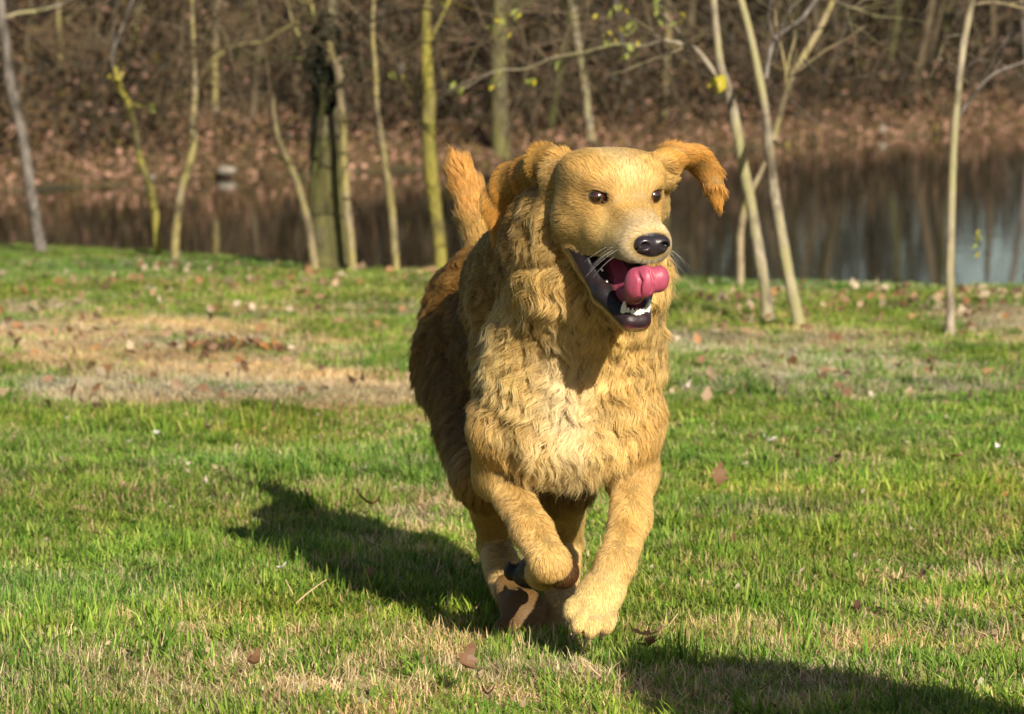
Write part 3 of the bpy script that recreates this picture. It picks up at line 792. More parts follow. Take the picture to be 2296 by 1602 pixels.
# image-left fore leg, wrist bent back under it
K.cone(P(1120, 960, 5.86), P(1118, 1062, 5.92), .045, .038, .04, 'foreleg')
K.cone(P(1120, 1066, 5.91), P(1190, 1185, 5.76), .030, .0245, .03, 'foreleg')
K.cone(P(1190, 1185, 5.76), P(1232, 1256, 5.68), .026, .025, .02, 'foreleg')
K.cone(P(1236, 1262, 5.68), P(1215, 1285, 5.80), .028, .025, .010, 'pastern')
K.ell(P(1205, 1278, 5.86), (.028, .05, .025), RB, .015, 'pad')  # pad colour here also paints in the underside's shade
K.ell(P(1262, 1283, 5.712), (.024, .030, .025), RB, .008, 'pad')  # pad colour here also paints in the underside's shade
# image-right fore leg reaching down and in
K.cone(P(1415, 950, 5.86), P(1415, 1060, 5.90), .044, .040, .04, 'foreleg')
K.cone(P(1416, 1060, 5.89), P(1415, 1160, 5.80), .033, .027, .03, 'foreleg')
K.cone(P(1415, 1160, 5.80), P(1380, 1265, 5.70), .027, .024, .02, 'foreleg')
K.cone(P(1380, 1265, 5.70), P(1354, 1322, 5.69), .028, .030, .015, 'pastern')
# hind legs brought forward under the belly
K.cone(P(1045, 820, 6.5), P(1092, 1062, 6.18), .084, .048, .04, 'thigh')
K.cone(P(1092, 1062, 6.18), P(1112, 1215, 6.36), .043, .025, .03, 'hindleg')
K.cone(P(1108, 1215, 6.36), P(1150, 1350, 6.12), .026, .022, .015, 'hindleg')
K.cone(P(1190, 880, 6.45), P(1255, 1070, 6.14), .085, .052, .04, 'thigh')
K.cone(P(1255, 1070, 6.14), P(1270, 1215, 6.34), .044, .025, .03, 'hindleg')
K.cone(P(1270, 1215, 6.34), P(1256, 1365, 6.08), .023, .019, .015, 'hindleg')
# tail
tl = [P(1085, 620, 6.66), P(1082, 545, 6.74), P(1066, 485, 6.78), P(1048, 430, 6.80), P(1032, 385, 6.80), P(1022, 362, 6.80)]
K.chain(tl, [.042, .026, .024, .022, .016, .007], k=.02, reg='tail')
# paws: a pad and four toes each
CLAWS = []
def paw(c, fwd, up, s=1.0, reg='paw', spread=1.0):
    fwd = unit(fwd); r = unit(np.cross(fwd, up)); up = unit(np.cross(r, fwd)); R = np.stack([r, fwd, up], 1)
    K.ell(c, np.array((.032, .036, .021)) * s, R, .016, reg)
    for x, y in ((-.032, .022), (-.0112, .038), (.0112, .038), (.032, .022)):
        t = c + R @ np.array([x * spread, y, -.002]) * s
        K.ell(t, np.array((.0125, .021, .0145)) * s, R, .006, reg)
        CLAWS.append((t + R @ np.array([0, .019, -.002]) * s, t + R @ np.array([0, .035, -.012]) * s))
paw(P(1176, 1376, 6.05), (.16, -.62, -.95), (0, -.85, .5), 1.18, 'shadepaw')      # image-left hind, coming down
K.cone(P(1143, 1318, 6.12), P(1166, 1368, 6.07), .024, .030, .012, 'shadepaw')
paw(P(1268, 1416, 6.02), (.25, -.95, -.12), UP, .92)               # centre hind, on the grass
K.cone(P(1256, 1365, 6.08), P(1262, 1402, 6.045), .020, .024, .012, 'paw')
paw(P(1335, 1350, 5.67), (-.34, -.60, -.66), (.1, -.8, .6), 1.02, 'paw', .86)  # image-right fore
K.cone(P(1354, 1322, 5.69), P(1341, 1344, 5.675), .030, .030, .012, 'paw')
paw(P(1190, 1292, 5.90), (-.1, .9, .1), (0, .1, -1), .9, 'pad')           # folded fore paw, pad upward, darkened for shade

V, Fq = K.mesh(.0055)
V = K.project(V, 2)
def head_mask(p):
    q = toH(p); return (q[:, 1] > -.13) & (np.linalg.norm(q - [0, 0, -.05], axis=1) < .175)
V, Fq = refine(V, Fq, head_mask)
V = K.project(V, 3)
# damp locks: the long coat lies in low ridges
_g = K.grad(V); _g /= np.maximum(np.linalg.norm(_g, axis=1, keepdims=True), 1e-9)

# ---- colour of the skin and coat by place on the body (shade painted in on flank, nape and hind paw)
REG = {  # flow (None = along the bone), length m, lift, curl, dark 0..1, cream 0..1, clump radius m
    'side':     ((0, 1, -.45), .042, .22, .25, .9, .0, .011),
    'rump':     ((-.1, 1, -.35), .046, .25, .25, .72, .0, .011),
    'chest':    ((0, .05, -1), .057, .50, .55, .0, .75, .010),
    'brisket':  ((0, .15, -1), .074, .35, .45, .05, .55, .012),
    'shoulder': ((-.1, .45, -1), .044, .34, .45, .42, .25, .010),
    'nape':     ((-.25, .7, -.6), .042, .38, .5, .68, .1, .010),
    'ruff':     ((0, .15, -1), .052, .48, .55, .05, .45, .010),
    'skull':    (None, .0150, .35, .05, .12, .35, .004),
    'face':     (None, .0110, .30, .02, .08, .35, .003),
    'cheek':    (None, .021, .35, .15, .06, .40, .005),
    'shadepaw':   ((0, -.3, -1), .007, .25, .0, .80, .1, .004),  # coat darkened in place of shade on this paw
    'pad':      ((-.4, .8, 0), .006, .25, .0, 1.9, .0, .003),  # dark pads, with the wrist's underside shade painted in
    'tuft':     ((-.85, .35, -.5), .024, .45, .35, .15, .45, .007),
    'muzzle':   (None, .0085, .30, .0, .05, .75, .003),
    'jaw':      (None, .008, .30, .05, .05, .6, .003),
    'ear':      (None, .015, .22, .08, .36, .0, .006),
    'foreleg':  ((0, .25, -1), .017, .24, .12, .18, .35, .005),
    'pastern':  ((-.2, .3, -1), .013, .25, .05, .10, .5, .004),
    'paw':      ((0, -.4, -1), .009, .28, .03, .05, .75, .004),
    'thigh':    ((0, .7, -1), .042, .30, .25, .85, .0, .010),
    'hindleg':  ((0, .3, -1), .018, .25, .08, .10, .45, .005),
    'tail':     (None, .034, .40, .10, .22, .3, .012),
}
def regions(p):
    """soft blend of region parameters at points p -> flow (n,3), params (n,6)"""
    W = np.zeros(len(p)); Fl = np.zeros((len(p), 3)); A = np.zeros((len(p), 6))
    for q in K.pr:
        if q['reg'] is None: continue
        d = K.d(q, p); w = np.exp(-np.maximum(d, -.004) / .010)
        w[d > .08] = 0
        fl, *par = REG[q['reg']]
        if fl is None:
            if q['reg'] in ('ear', 'tail'): f = q['ax']
            else: f = None
        else: f = np.array(fl)
        if f is None:   # head: away from the nose, flowing back over the skull
            v = p - H(0, .125, -.03); v = v / np.linalg.norm(v, axis=1, keepdims=True)
            Fl += w[:, None] * v
        else: Fl += w[:, None] * unit(f)
        A += w[:, None] * np.array(par); W += w
    W = np.maximum(W, 1e-12)
    Fl /= np.maximum(np.linalg.norm(Fl, axis=1, keepdims=True), 1e-9)
    return Fl, A / W[:, None]

def seg_d(q, a, b):
    a, b = np.array(a), np.array(b); ab = b - a
    t = np.clip(((q - a) @ ab) / (ab @ ab), 0, 1); return np.linalg.norm(q - a - t[:, None] * ab, axis=1), t

LIP = [(.050, -.050, -.082), (.040, .024, -.130), (.016, .084, -.163)]
def face_masks(p):
    q = toH(p); m = {}
    qa = q.copy(); qa[:, 0] = np.abs(qa[:, 0])
    d1, _ = seg_d(qa, LIP[0], LIP[1]); d2, _ = seg_d(qa, LIP[1], LIP[2]); d3, _ = seg_d(qa, LIP[2], (0, .092, -.168))
    m['lip'] = 1 - smooth(.0095, .0135, np.minimum(np.minimum(d1, d2), d3))
    a, b = np.array([0, -.02, -.100]), np.array([0, .10, -.105])
    dm, t = seg_d(q, a, b)
    m['mouth'] = 1 - smooth(.001, .004, dm - (.022 + .008 * t) - .001)
    f, u = q[:, 1], q[:, 2]
    upl = np.interp(f, [-.05, -.03, .03, .115], [-.090, -.0925, -.088, -.080])
    lol = np.interp(f, [-.05, -.02, .024, .085, .10], [-.086, -.112, -.146, -.178, -.17])
    band = smooth(-.052, -.046, f) * smooth(lol - .004, lol, u) * (1 - smooth(upl - .001, upl + .004, u)) * (1 - smooth(.13, .14, f))
    m['lip'] = np.maximum(m['lip'] * (u > lol - .012), band * smooth(.012, .024, qa[:, 0]))
    m['mouth'] = np.maximum(m['mouth'] * (u < upl + .012), band)
    m['uplip'] = m['mouth'] * 0
    e = (qa - [.0435, .016, .0]) / [.0190, .02, .0112]
    m['rim'] = 1 - smooth(.85, 1.12, np.linalg.norm(e, axis=1))
    tr, _ = seg_d(qa, (.030, .016, -.004), (.024, .020, -.010))
    m['rim'] = np.maximum(m['rim'], 1 - smooth(.003, .006, tr))
    n = (q - [0, .114, -.0475]) / [.0265, .016, .0170]
    m['nose'] = 1 - smooth(1.0, 1.15, np.linalg.norm(n, axis=1))
    return m

CREAM = np.array([.88, .66, .29]); GOLD = np.array([.74, .41, .095]); SHADED_RED = np.array([.10, .046, .018])  # SHADED_RED darkened to put the flank's shade into the coat
def coat(p, cream, dark, seed=3):
    n = fbm(p * 22, seed, 3)[:, None] * .36
    c = GOLD * (1 - cream[:, None]) + CREAM * cream[:, None]
    d = np.clip(dark[:, None] + n * .5, 0, 1)
    c = c * (1 - d) + SHADED_RED * d
    e = np.clip(dark[:, None] - 1.0, 0, 1) * 1.15; e = np.minimum(e, 1)
    return c * (1 - e) + np.array([.040, .025, .016]) * e

def body_cols(p):
    fl, A = regions(p)
    c = coat(p, A[:, 4], A[:, 3]) * .42
    m = face_masks(p); q = toH(p)
    inner = np.array([.16, .035, .045]); black = np.array([.012, .009, .010])
    c = c * (1 - m['mouth'][:, None]) + inner * m['mouth'][:, None]
    for k in ('lip', 'uplip', 'rim', 'nose'):
        bk_ = black
        if k == 'lip':
            nv = smooth(-.1, .5, fbm(p * 90, 19, 2))[:, None]; chin = smooth(.055, .085, q[:, 1])[:, None] * .6
            bk_ = black + (np.array([.028, .013, .016]) - black) * np.clip(nv * .5 + chin, 0, 1)
        c = c * (1 - m[k][:, None]) + bk_ * m[k][:, None]
    return c, m

_fl, _A = regions(V)
V = V + _g * (.008 * smooth(.030, .050, _A[:, 0]) * fbm(V * [26, 26, 52], 303, 2))[:, None]
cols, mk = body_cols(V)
dog_root = empty('dog', (float(P(1268, 1430, 6.0)[0]), 6.0, 0))
tag(dog_root, 'golden long haired dog running over the grass towards the camera, mouth open and tongue curled', 'dog')
b = MatB('dog_skin')
a = b.attr('Col'); b.principled(a.outputs['Color'], .55, .35)
rg = b.attr('wet'); b.l(b.ramp(rg.outputs['Fac'], [(0, (.6,) * 3), (1, (.40,) * 3)]).outputs[0], b.p.inputs['Roughness'])
nzs = b.noise(180, 4, .6, b.coord()); b.bump(nzs.outputs[0], .5, .002)
m_skin = b.m
me = mesh_from('body', V, Fq, True, cols)
wet = me.attributes.new('wet', 'FLOAT', 'POINT')
wet.data.foreach_set('value', np.clip(mk['lip'] + mk['mouth'] + mk['uplip'] + mk['nose'], 0, 1).astype(np.float32))
body = rel(link('body', me, m_skin, dog_root))
print('dog body verts', len(V))

# ---- eyes, nose, tongue, teeth, claws
def part(name, me, mat, parent, label=None):
    o = link(name, me, mat, parent)
    if parent is dog_root: rel(o)
    if label: o['label'] = label
    return o

def uv_sphere_np(c, r, R=np.eye(3), nu=24, nv=16):
    vs_, fs = [], []
    for i in range(nv + 1):
        th = math.pi * i / nv
        for j in range(nu):
            ph = 2 * math.pi * j / nu
            vs_.append((math.sin(th) * math.cos(ph), math.cos(th), math.sin(th) * math.sin(ph)))
    vs_ = np.array(vs_)
    for i in range(nv):
        for j in range(nu):
            a_, b_ = i * nu + j, i * nu + (j + 1) % nu
            fs.append((a_, b_, b_ + nu, a_ + nu))
    return vs_, (vs_ * r) @ np.asarray(R).T + c, np.array(fs)

b = MatB('dog_eye'); a = b.attr('Col'); b.principled(a.outputs['Color'], .14, 1.0, Coat_Weight=1.0, Coat_Roughness=.09); m_eye = b.m
for s in (-1, 1):
    ctr = H(s * .0435, .0065, .0)
    gaze = unit(HF * .9 + HL * s * .25 + HU * .02)
    Rg = np.stack([unit(np.cross(gaze, HU)), gaze, HU], 1)
    u0, vv, ff = uv_sphere_np(ctr, .0130, Rg)
    ang = np.degrees(np.arccos(np.clip(u0[:, 1], -1, 1)))
    ec = np.where(ang[:, None] < 16, np.array([.004, .003, .003]), np.where(ang[:, None] < 50, np.array([.035, .010, .004]), np.array([.018, .010, .008])))
    part('eye', mesh_from('eye', vv, ff, True, ec), m_eye, dog_root)

ns = SDF()
def ne(c, r, k=.005, **kw): ns.ell(H(*c), r, RH, k, None, **kw)
ne((0, .109, -.0460), (.0255, .015, .0138), .006)
for s in (-1, 1):
    ne((s * .0140, .114, -.0465), (.0130, .0115, .0118), .006)
ne((0, .115, -.055), (.0085, .007, .009), .006)
for s in (-1, 1):
    ns.cone(H(s * .0125, .1285, -.0475), H(s * .0185, .117, -.0455), .0062, .0042, .003, None, 's')
    ns.cone(H(s * .0200, .120, -.0505), H(s * .0260, .111, -.0535), .0022, .0016, .003, None, 's')
ns.cone(H(0, .1290, -.046), H(0, .1245, -.064), .0013, .0013, .003, None, 's')
nv_, nf_ = ns.mesh(.0013); nv_ = ns.project(nv_, 2)
b = MatB('dog_nose'); b.principled((.022, .016, .020), .33, .5, Coat_Weight=.3, Coat_Roughness=.25)
vo = b.n('ShaderNodeTexVoronoi'); vo.inputs['Scale'].default_value = 420; b.l(b.coord(), vo.inputs['Vector'])
b.bump(vo.outputs['Distance'], .25, .0006); m_nose = b.m
part('nose', mesh_from('nose', nv_, nf_), m_nose, dog_root)

# tongue: lies in the jaw, then curls up over the front teeth and round to its left
tg = SDF()
tp = [H(0, -.03, -.112), H(.002, .03, -.142), P(1424, 660, 5.475), P(1430, 640, 5.455)]
tr_ = [.020, .020, .013, .014]
tg.chain(tp, tr_, k=.007, reg=None)
tg.ell(P(1421, 637, 5.450), (.0130, .017, .0235), RH, .008)
tg.ell(P(1447, 632, 5.440), (.0150, .018, .0240), RH, .012)
tg.ell(P(1478, 626, 5.445), (.0145, .015, .0195), RH, .010)
tg.chain([P(1426, 606, 5.432), P(1437, 630, 5.426), P(1434, 662, 5.432)], [.0022, .0026, .0022], k=.003, op='s')
tg.chain([P(1456, 602, 5.430), P(1464, 628, 5.426), P(1460, 656, 5.430)], [.0014, .0016, .0014], k=.003, op='s')
tv_, tf_ = tg.mesh(.0018); tv_ = tg.project(tv_, 2)
b = MatB('dog_tongue'); b.principled((.50, .06, .15), .46, .4, Coat_Weight=.08, Coat_Roughness=.3)
b.p.inputs['Subsurface Weight'].default_value = .12; b.p.inputs['Subsurface Radius'].default_value = (1, .3, .3); b.p.inputs['Subsurface Scale'].default_value = .006
mpt = b.n('ShaderNodeMapping'); b.l(b.coord(), mpt.inputs[0]); mpt.inputs['Scale'].default_value = (1, .4, .35)
nz = b.noise(230, 4, .65, mpt.outputs[0]); b.l(b.mix(nz.outputs[0], (.27, .045, .080), (.40, .075, .125)), b.p.inputs['Base Color'])
b.bump(nz.outputs[0], .6, .0018); m_tongue = b.m
part('tongue', mesh_from('tongue', tv_, tf_), m_tongue, dog_root)

b = MatB('dog_tooth'); b.principled((.82, .78, .66), .22, .5, Coat_Weight=.3); m_tooth = b.m
def tooth(base, tip, w):
    ax = unit(tip - base); s1 = unit(np.cross(ax, HF + .01)); s2 = np.cross(ax, s1); L = np.linalg.norm(tip - base)
    vs_, fs = [], []
    prof = [(0, .75), (.25, 1.0), (.55, .85), (.8, .5), (.95, .22)]
    for t, r in prof:
        for j in range(8):
            an = j * math.pi / 4; vs_.append(base + ax * L * t + (s1 * math.cos(an) + s2 * math.sin(an)) * w * r)
    vs_.append(tip)
    for i in range(len(prof) - 1):
        for j in range(8): fs.append((i * 8 + j, i * 8 + (j + 1) % 8, (i + 1) * 8 + (j + 1) % 8, (i + 1) * 8 + j))
    for j in range(8): fs.append((32 + j, 32 + (j + 1) % 8, 40))
    fs.append(tuple(range(7, -1, -1)))
    part('tooth', mesh_from('tooth', np.array(vs_), fs), m_tooth, dog_root)
for k in range(6):           # lower incisors round the front of the jaw
    an = (k - 2.5) / 2.5
    tooth(H(an * .0125, .079 - .006 * an * an, -.163), H(an * .0140, .084 - .006 * an * an, -.1490), .0040)
for s in (-1, 1):
    tooth(H(s * .0180, .070, -.163), H(s * .0200, .077, -.138), .0052)     # lower canines
    for k, (f, u, w, h_) in enumerate(((.050, -.150, .0030, .007), (.036, -.143, .0035, .009), (.020, -.132, .0045, .011), (.003, -.119, .005, .011))):
        tooth(H(s * (.022 + .002 * k), f, u), H(s * (.0225 + .002 * k), f + .003, u + h_), w)
b = MatB('dog_claw'); b.principled((.03, .022, .018), .4); m_claw = b.m
for a_, t_ in CLAWS:
    ax = unit(t_ - a_); s1 = unit(np.cross(ax, UP + .01)); s2 = np.cross(ax, s1)
    vs_ = [a_ + (s1 * math.cos(j * math.pi / 3) + s2 * math.sin(j * math.pi / 3)) * .0032 for j in range(6)]
    md = (a_ + t_) / 2 + UP * .0015
    vs_ += [md + (s1 * math.cos(j * math.pi / 3) + s2 * math.sin(j * math.pi / 3)) * .0025 for j in range(6)] + [t_]
    fs = [(j, (j + 1) % 6, 6 + (j + 1) % 6, 6 + j) for j in range(6)] + [(6 + j, 6 + (j + 1) % 6, 12) for j in range(6)]
    part('claw', mesh_from('claw', np.array(vs_), fs), m_claw, dog_root)
# ------------------------------------------------------------------ the coat: hair curves combed over the body
def tri_of(F):
    t = []
    for f in F:
        for i in range(1, len(f) - 1): t.append((f[0], f[i], f[i + 1]))
    return np.array(t)

TR = tri_of(F_body := Fq)
va, vb, vc = V[TR[:, 0]], V[TR[:, 1]], V[TR[:, 2]]
tn = np.cross(vb - va, vc - va); area = np.linalg.norm(tn, axis=1) / 2
tcen = (va + vb + vc) / 3
tfl, tA = regions(tcen)
tlen = tA[:, 0]
tm = face_masks(tcen)
bare = np.clip(tm['lip'] + tm['mouth'] + tm['rim'] * .9 + tm['nose'], 0, 1)
dens = np.clip(.018 / tlen, .55, 2.6) * (1 - bare) ** 2
view = unit(CAM - np.array([0, 6, 0]))
facing = (tn / (2 * area[:, None] + 1e-12)) @ np.array([0, -1, 0])
dens = dens * np.where(facing < -.25, .45, 1.0)

def sample(n):
    w = area * dens; w = w / w.sum()
    t = rng.choice(len(TR), n, p=w)
    r1 = np.sqrt(rng.random(n)); r2 = rng.random(n)
    p = (1 - r1)[:, None] * va[t] + (r1 * (1 - r2))[:, None] * vb[t] + (r1 * r2)[:, None] * vc[t]
    nn = np.empty_like(p)
    for k in range(3):
        pass
    nn = tn[t] / np.linalg.norm(tn[t], axis=1, keepdims=True)
    return p, nn

def vnormals():
    N = np.zeros_like(V)
    for k in range(3): np.add.at(N, TR[:, k], tn)
    return N / np.maximum(np.linalg.norm(N, axis=1, keepdims=True), 1e-12)

SEG = 8
def grow(p, n, seed_phase, fl=None, A=None, guide=True):
    """full strands (m, SEG, 3) from roots p with normals n"""
    if fl is None: fl, A = regions(p)
    m = len(p)
    L, lift, curl = A[:, 0].copy(), A[:, 1], A[:, 2]
    # fringes and places with their own lie
    q = toH(p)
    f = fl.copy()
    ch = smooth(.030, .045, L)
    xc = p[:, 0] - P(1275, 850, 5.84)[0]
    front = smooth(6.15, 5.95, p[:, 1]) * ch
    f[:, 0] += front * np.clip(xc * 5, -.7, .7)                          # chest hair parts to either side
    sw = fbm(p * 16, 41, 2); sw2 = fbm(p * 16, 43, 2)
    f[:, 0] += sw * .55 * ch; f[:, 2] += sw2 * .35 * ch
    f += np.stack([fbm(p * 40, 51, 2), fbm(p * 40, 53, 2), fbm(p * 40, 57, 2)], 1) * .34
    f = f - (f * n).sum(1, keepdims=True) * n
    f /= np.maximum(np.linalg.norm(f, axis=1, keepdims=True), 1e-9)
    L = L * (1 + .25 * fbm(p * 30, 61, 2))
    # side of the head in front of the ears: tufts
    s = np.linspace(0, 1, SEG)
    bt = np.cross(n, f)
    pts = np.empty((m, SEG, 3)); pts[:, 0] = p - n * .001
    cur = p - n * .001
    for k in range(1, SEG):
        sm = (s[k] + s[k - 1]) / 2
        lf = lift * (1.0 - 1.1 * sm)
        d = f + n * lf[:, None] * 1.3
        d[:, 2] -= .35 * sm * np.clip(L / .04, 0, 1.6)
        wav = np.cos(sm * 2 * math.pi * 1.35 + seed_phase) * curl * 2.1
        d = d + bt * wav[:, None] + n * (np.sin(sm * 2 * math.pi * 1.35 + seed_phase) * curl * 1.1)[:, None]
        d /= np.linalg.norm(d, axis=1, keepdims=True)
        cur = cur + d * (L / (SEG - 1))[:, None]
        pts[:, k] = cur
    return pts, A, L

NH = 540000
NG = 26000
gp, gn = sample(NG)
# spread guides so clumps differ in size: phase comes from a smooth field, so neighbours wave together
ph = fbm(gp * 28, 77, 2) * 7 + rng.random(NG) * .9
gpts, gA, gL = grow(gp, gn, ph)
kd = kdtree.KDTree(NG)
for i in range(NG): kd.insert(gp[i], i)
kd.balance()
NG2 = 6500
sub = rng.choice(NG, NG2, replace=False)
kd2 = kdtree.KDTree(NG2)
for i in range(NG2): kd2.insert(gp[sub[i]], int(sub[i]))
kd2.balance()
# large locks draw the guides together
big = np.array([kd2.find(gp[i])[1] for i in range(NG)])
s = np.linspace(0, 1, SEG)
wl = smooth(.018, .04, gA[:, 0]) * .80
w2 = (s[None, :] ** .95) * wl[:, None]
ok = (np.linalg.norm(gp - gp[big], axis=1) < .035) & ((gn * gn[big]).sum(1) > .3)
w2 = w2 * ok[:, None]
gpts2 = gpts * (1 - w2[..., None]) + (gpts[big] + (gp - gp[big])[:, None, :] * .12) * w2[..., None]

hp, hn = sample(NH)
gi = np.array([kd.find(c)[1] for c in hp])
fl, A = regions(hp)
pts, A, HLn = grow(hp, hn, ph[gi] + rng.normal(0, .25, NH), fl, A)
cl = .26 + .44 * smooth(.010, .035, A[:, 0])
okg = ((hn * gn[gi]).sum(1) > .2) & (np.linalg.norm(hp - gp[gi], axis=1) < .02)
w = (s[None, :] ** .9) * (cl * okg * rng.uniform(.55, 1.05, NH))[:, None]
fly = rng.random(NH) < .07; w[fly] *= .25
w = np.clip(w, 0, 1)
pts = pts * (1 - w[..., None]) + gpts2[gi] * w[..., None]
ln = np.where(fly, rng.uniform(.9, 1.3, NH), rng.uniform(.72, 1.08, NH))
pts = pts[:, :1] + (pts - pts[:, :1]) * ln[:, None, None]

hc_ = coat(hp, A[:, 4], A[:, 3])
sh_ = 1 - smooth(.015, .03, A[:, 0]); tone = .74 - .12 * sh_ + (.44 + .30 * sh_) * rng.random(NH) ** 1.0 + .22 * fbm(hp * 60, 91, 2)
lock = vnoise(gp[big][gi] * 900, 5); tone = tone * (1 + .22 * lock * smooth(.015, .035, A[:, 0])); hc_ = hc_ * tone[:, None]
red = (rng.random(NH) < .12)[:, None]; hc_ = np.where(red, hc_ * [.80, .66, .5], hc_)
fm = face_masks(hp)
qh = toH(hp)
# pale blaze on the chest and brow, greyer muzzle
bz = np.exp(-(((hp[:, 0] - P(1268, 850, 5.8)[0]) / .035) ** 2 + ((hp[:, 2] - P(1268, 870, 5.8)[2]) / .11) ** 2)) * (hp[:, 1] < 5.95)
hc_ = hc_ * (1 - bz[:, None] * .6) + np.array([.86, .74, .50]) * bz[:, None] * .6
mz = smooth(.05, .10, qh[:, 1]) * (qh[:, 2] > -.12) * (np.abs(qh[:, 0]) < .06)
hc_ = hc_ * (1 - mz[:, None] * .5) + np.array([.62, .56, .44]) * mz[:, None] * .5
hd = (qh[:, 1] > -.12) & (np.linalg.norm(qh - [0, 0, -.03], axis=1) < .15)
aq = np.abs(qh[:, 0]); hx = smooth(.035, .075, aq) * hd
def tone_to(m, c, a_):
    global hc_
    m = (m * a_)[:, None]; hc_ = hc_ * (1 - m) + np.array(c) * (.8 + .4 * rng.random((NH, 1))) * m
ex = np.linalg.norm((np.stack([aq, qh[:, 1], qh[:, 2]], 1) - [.0435, .01, .0]) / [.034, .05, .026], axis=1)
tone_to((1 - smooth(.6, 1.3, ex)) * hd, (.50, .27, .07), .55)                        # warmer round the eyes
tone_to(hx * (qh[:, 2] < .03), (.50, .33, .13), .45)                                 # duller cheeks
tone_to(np.exp(-(aq / .028) ** 2) * smooth(.0, .025, qh[:, 2]) * hd, (.84, .64, .34), .55)   # pale brow
tone_to(smooth(.02, .06, qh[:, 1]) * smooth(-.045, -.070, qh[:, 2]) * (qh[:, 2] > -.11) * hd, (.44, .38, .28), .65)   # greyish flews
de = np.min([np.linalg.norm(hp - q_, axis=1) for q_ in eR[1:] + eL[2:] + tl[2:]], axis=0)
tone_to(1 - smooth(.022, .05, de), (.62, .27, .055), .65)
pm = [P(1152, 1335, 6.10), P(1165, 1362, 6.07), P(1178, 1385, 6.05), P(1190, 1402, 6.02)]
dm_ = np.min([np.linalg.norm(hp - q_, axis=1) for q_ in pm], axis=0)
tone_to(1 - smooth(.040, .062, dm_), (.16, .085, .035), .5)                       # hind paw browned to stand for its shade
dk = np.clip(fm['rim'] + fm['lip'], 0, 1)[:, None]
hc_ = hc_ * (1 - dk) + np.array([.03, .02, .015]) * dk
# darker hair round the claws
toe = np.zeros(NH)
for a_, t_ in CLAWS: toe = np.maximum(toe, 1 - smooth(.006, .016, np.linalg.norm(hp - a_, axis=1)))
hc_ = hc_ * (1 - .6 * toe[:, None])
hc_ = np.clip(hc_, .004, .92)

def make_hair(name, pts, cols, rad, mat, parent, taper=.25, nrm=None):
    n, sg = pts.shape[:2]
    cu = bpy.data.hair_curves.new(name)
    cu.add_curves([sg] * n)
    at = cu.attributes.get('position') or cu.attributes.new('position', 'FLOAT_VECTOR', 'POINT')
    at.data.foreach_set('vector', pts.astype(np.float32).ravel())
    ra = cu.attributes.new('radius', 'FLOAT', 'POINT')
    prof = np.interp(np.linspace(0, 1, sg), [0, .6, 1], [1, .85, taper])
    ra.data.foreach_set('value', (np.asarray(rad)[:, None] * prof[None]).astype(np.float32).ravel())
    c = cu.attributes.new('hcol', 'FLOAT_COLOR', 'CURVE')
    c4 = np.ones((n, 4), np.float32); c4[:, :3] = cols
    c.data.foreach_set('color', c4.ravel())
    if nrm is not None:
        na = cu.attributes.new('lie', 'FLOAT_VECTOR', 'CURVE'); na.data.foreach_set('vector', nrm.astype(np.float32).ravel())
    cu.materials.append(mat)
    o = bpy.data.objects.new(name, cu); C.objects.link(o); o.parent = parent
    return o

b = MatB('dog_coat')
a = b.attr('hcol')
ci = b.n('ShaderNodeHairInfo')
root = b.ramp(ci.outputs['Intercept'], [(0, (.36, .27, .19)), (.55, (.95, .95, .95)), (1, (1.0, 1.0, 1.0))])  # roots darkened to paint the shade deep in the coat
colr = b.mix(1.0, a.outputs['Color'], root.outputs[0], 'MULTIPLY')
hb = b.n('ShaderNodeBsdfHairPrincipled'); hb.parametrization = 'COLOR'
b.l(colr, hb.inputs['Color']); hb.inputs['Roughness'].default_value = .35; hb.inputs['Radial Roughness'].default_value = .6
df = b.n('ShaderNodeBsdfDiffuse'); b.l(colr, df.inputs['Color'])
la = b.attr('lie'); geo = b.n('ShaderNodeNewGeometry')
mixn = b.n('ShaderNodeMix', data_type='VECTOR'); mixn.inputs[0].default_value = .25
b.l(la.outputs['Vector'], mixn.inputs[4]); b.l(geo.outputs['Normal'], mixn.inputs[5])
nn_ = b.n('ShaderNodeVectorMath', operation='NORMALIZE'); b.l(mixn.outputs[1], nn_.inputs[0]); b.l(nn_.outputs[0], df.inputs['Normal'])
ms = b.n('ShaderNodeMixShader'); ms.inputs[0].default_value = .30
b.l(df.outputs[0], ms.inputs[1]); b.l(hb.outputs[0], ms.inputs[2]); b.l(ms.outputs[0], b.out.inputs['Surface'])
m_fur = b.m

rad = np.interp(A[:, 0], [.005, .012, .03, .06], [.00018, .00022, .00029, .00033]) * rng.uniform(.7, 1.3, NH)
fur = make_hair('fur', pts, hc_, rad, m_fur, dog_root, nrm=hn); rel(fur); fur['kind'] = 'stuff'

# whiskers
wp = []
for s_ in (-1, 1):
    for k in range(6):
        l0 = s_ * (.026 + .008 * random.random()); f0 = .055 + .040 * random.random(); u0 = -.052 - .018 * random.random()
        a0 = H(l0, f0, u0); d0 = unit(HL * s_ * 1.0 - HF * (.15 + .5 * random.random()) - HU * (.25 + .35 * random.random()))
        Lw = .035 + .03 * random.random(); pp = []
        for t in np.linspace(0, 1, SEG): pp.append(a0 + d0 * Lw * t + np.array([0, 0, -1]) * Lw * .35 * t * t)
        wp.append(pp)
wp = np.array(wp)
b = MatB('dog_whisker'); b.principled((.75, .72, .66), .4, .4)
wh = make_hair('whiskers', wp, np.full((len(wp), 3), .7), np.full(len(wp), .00010), b.m, dog_root, .3); rel(wh); wh['kind'] = 'stuff'
print('fur', NH)
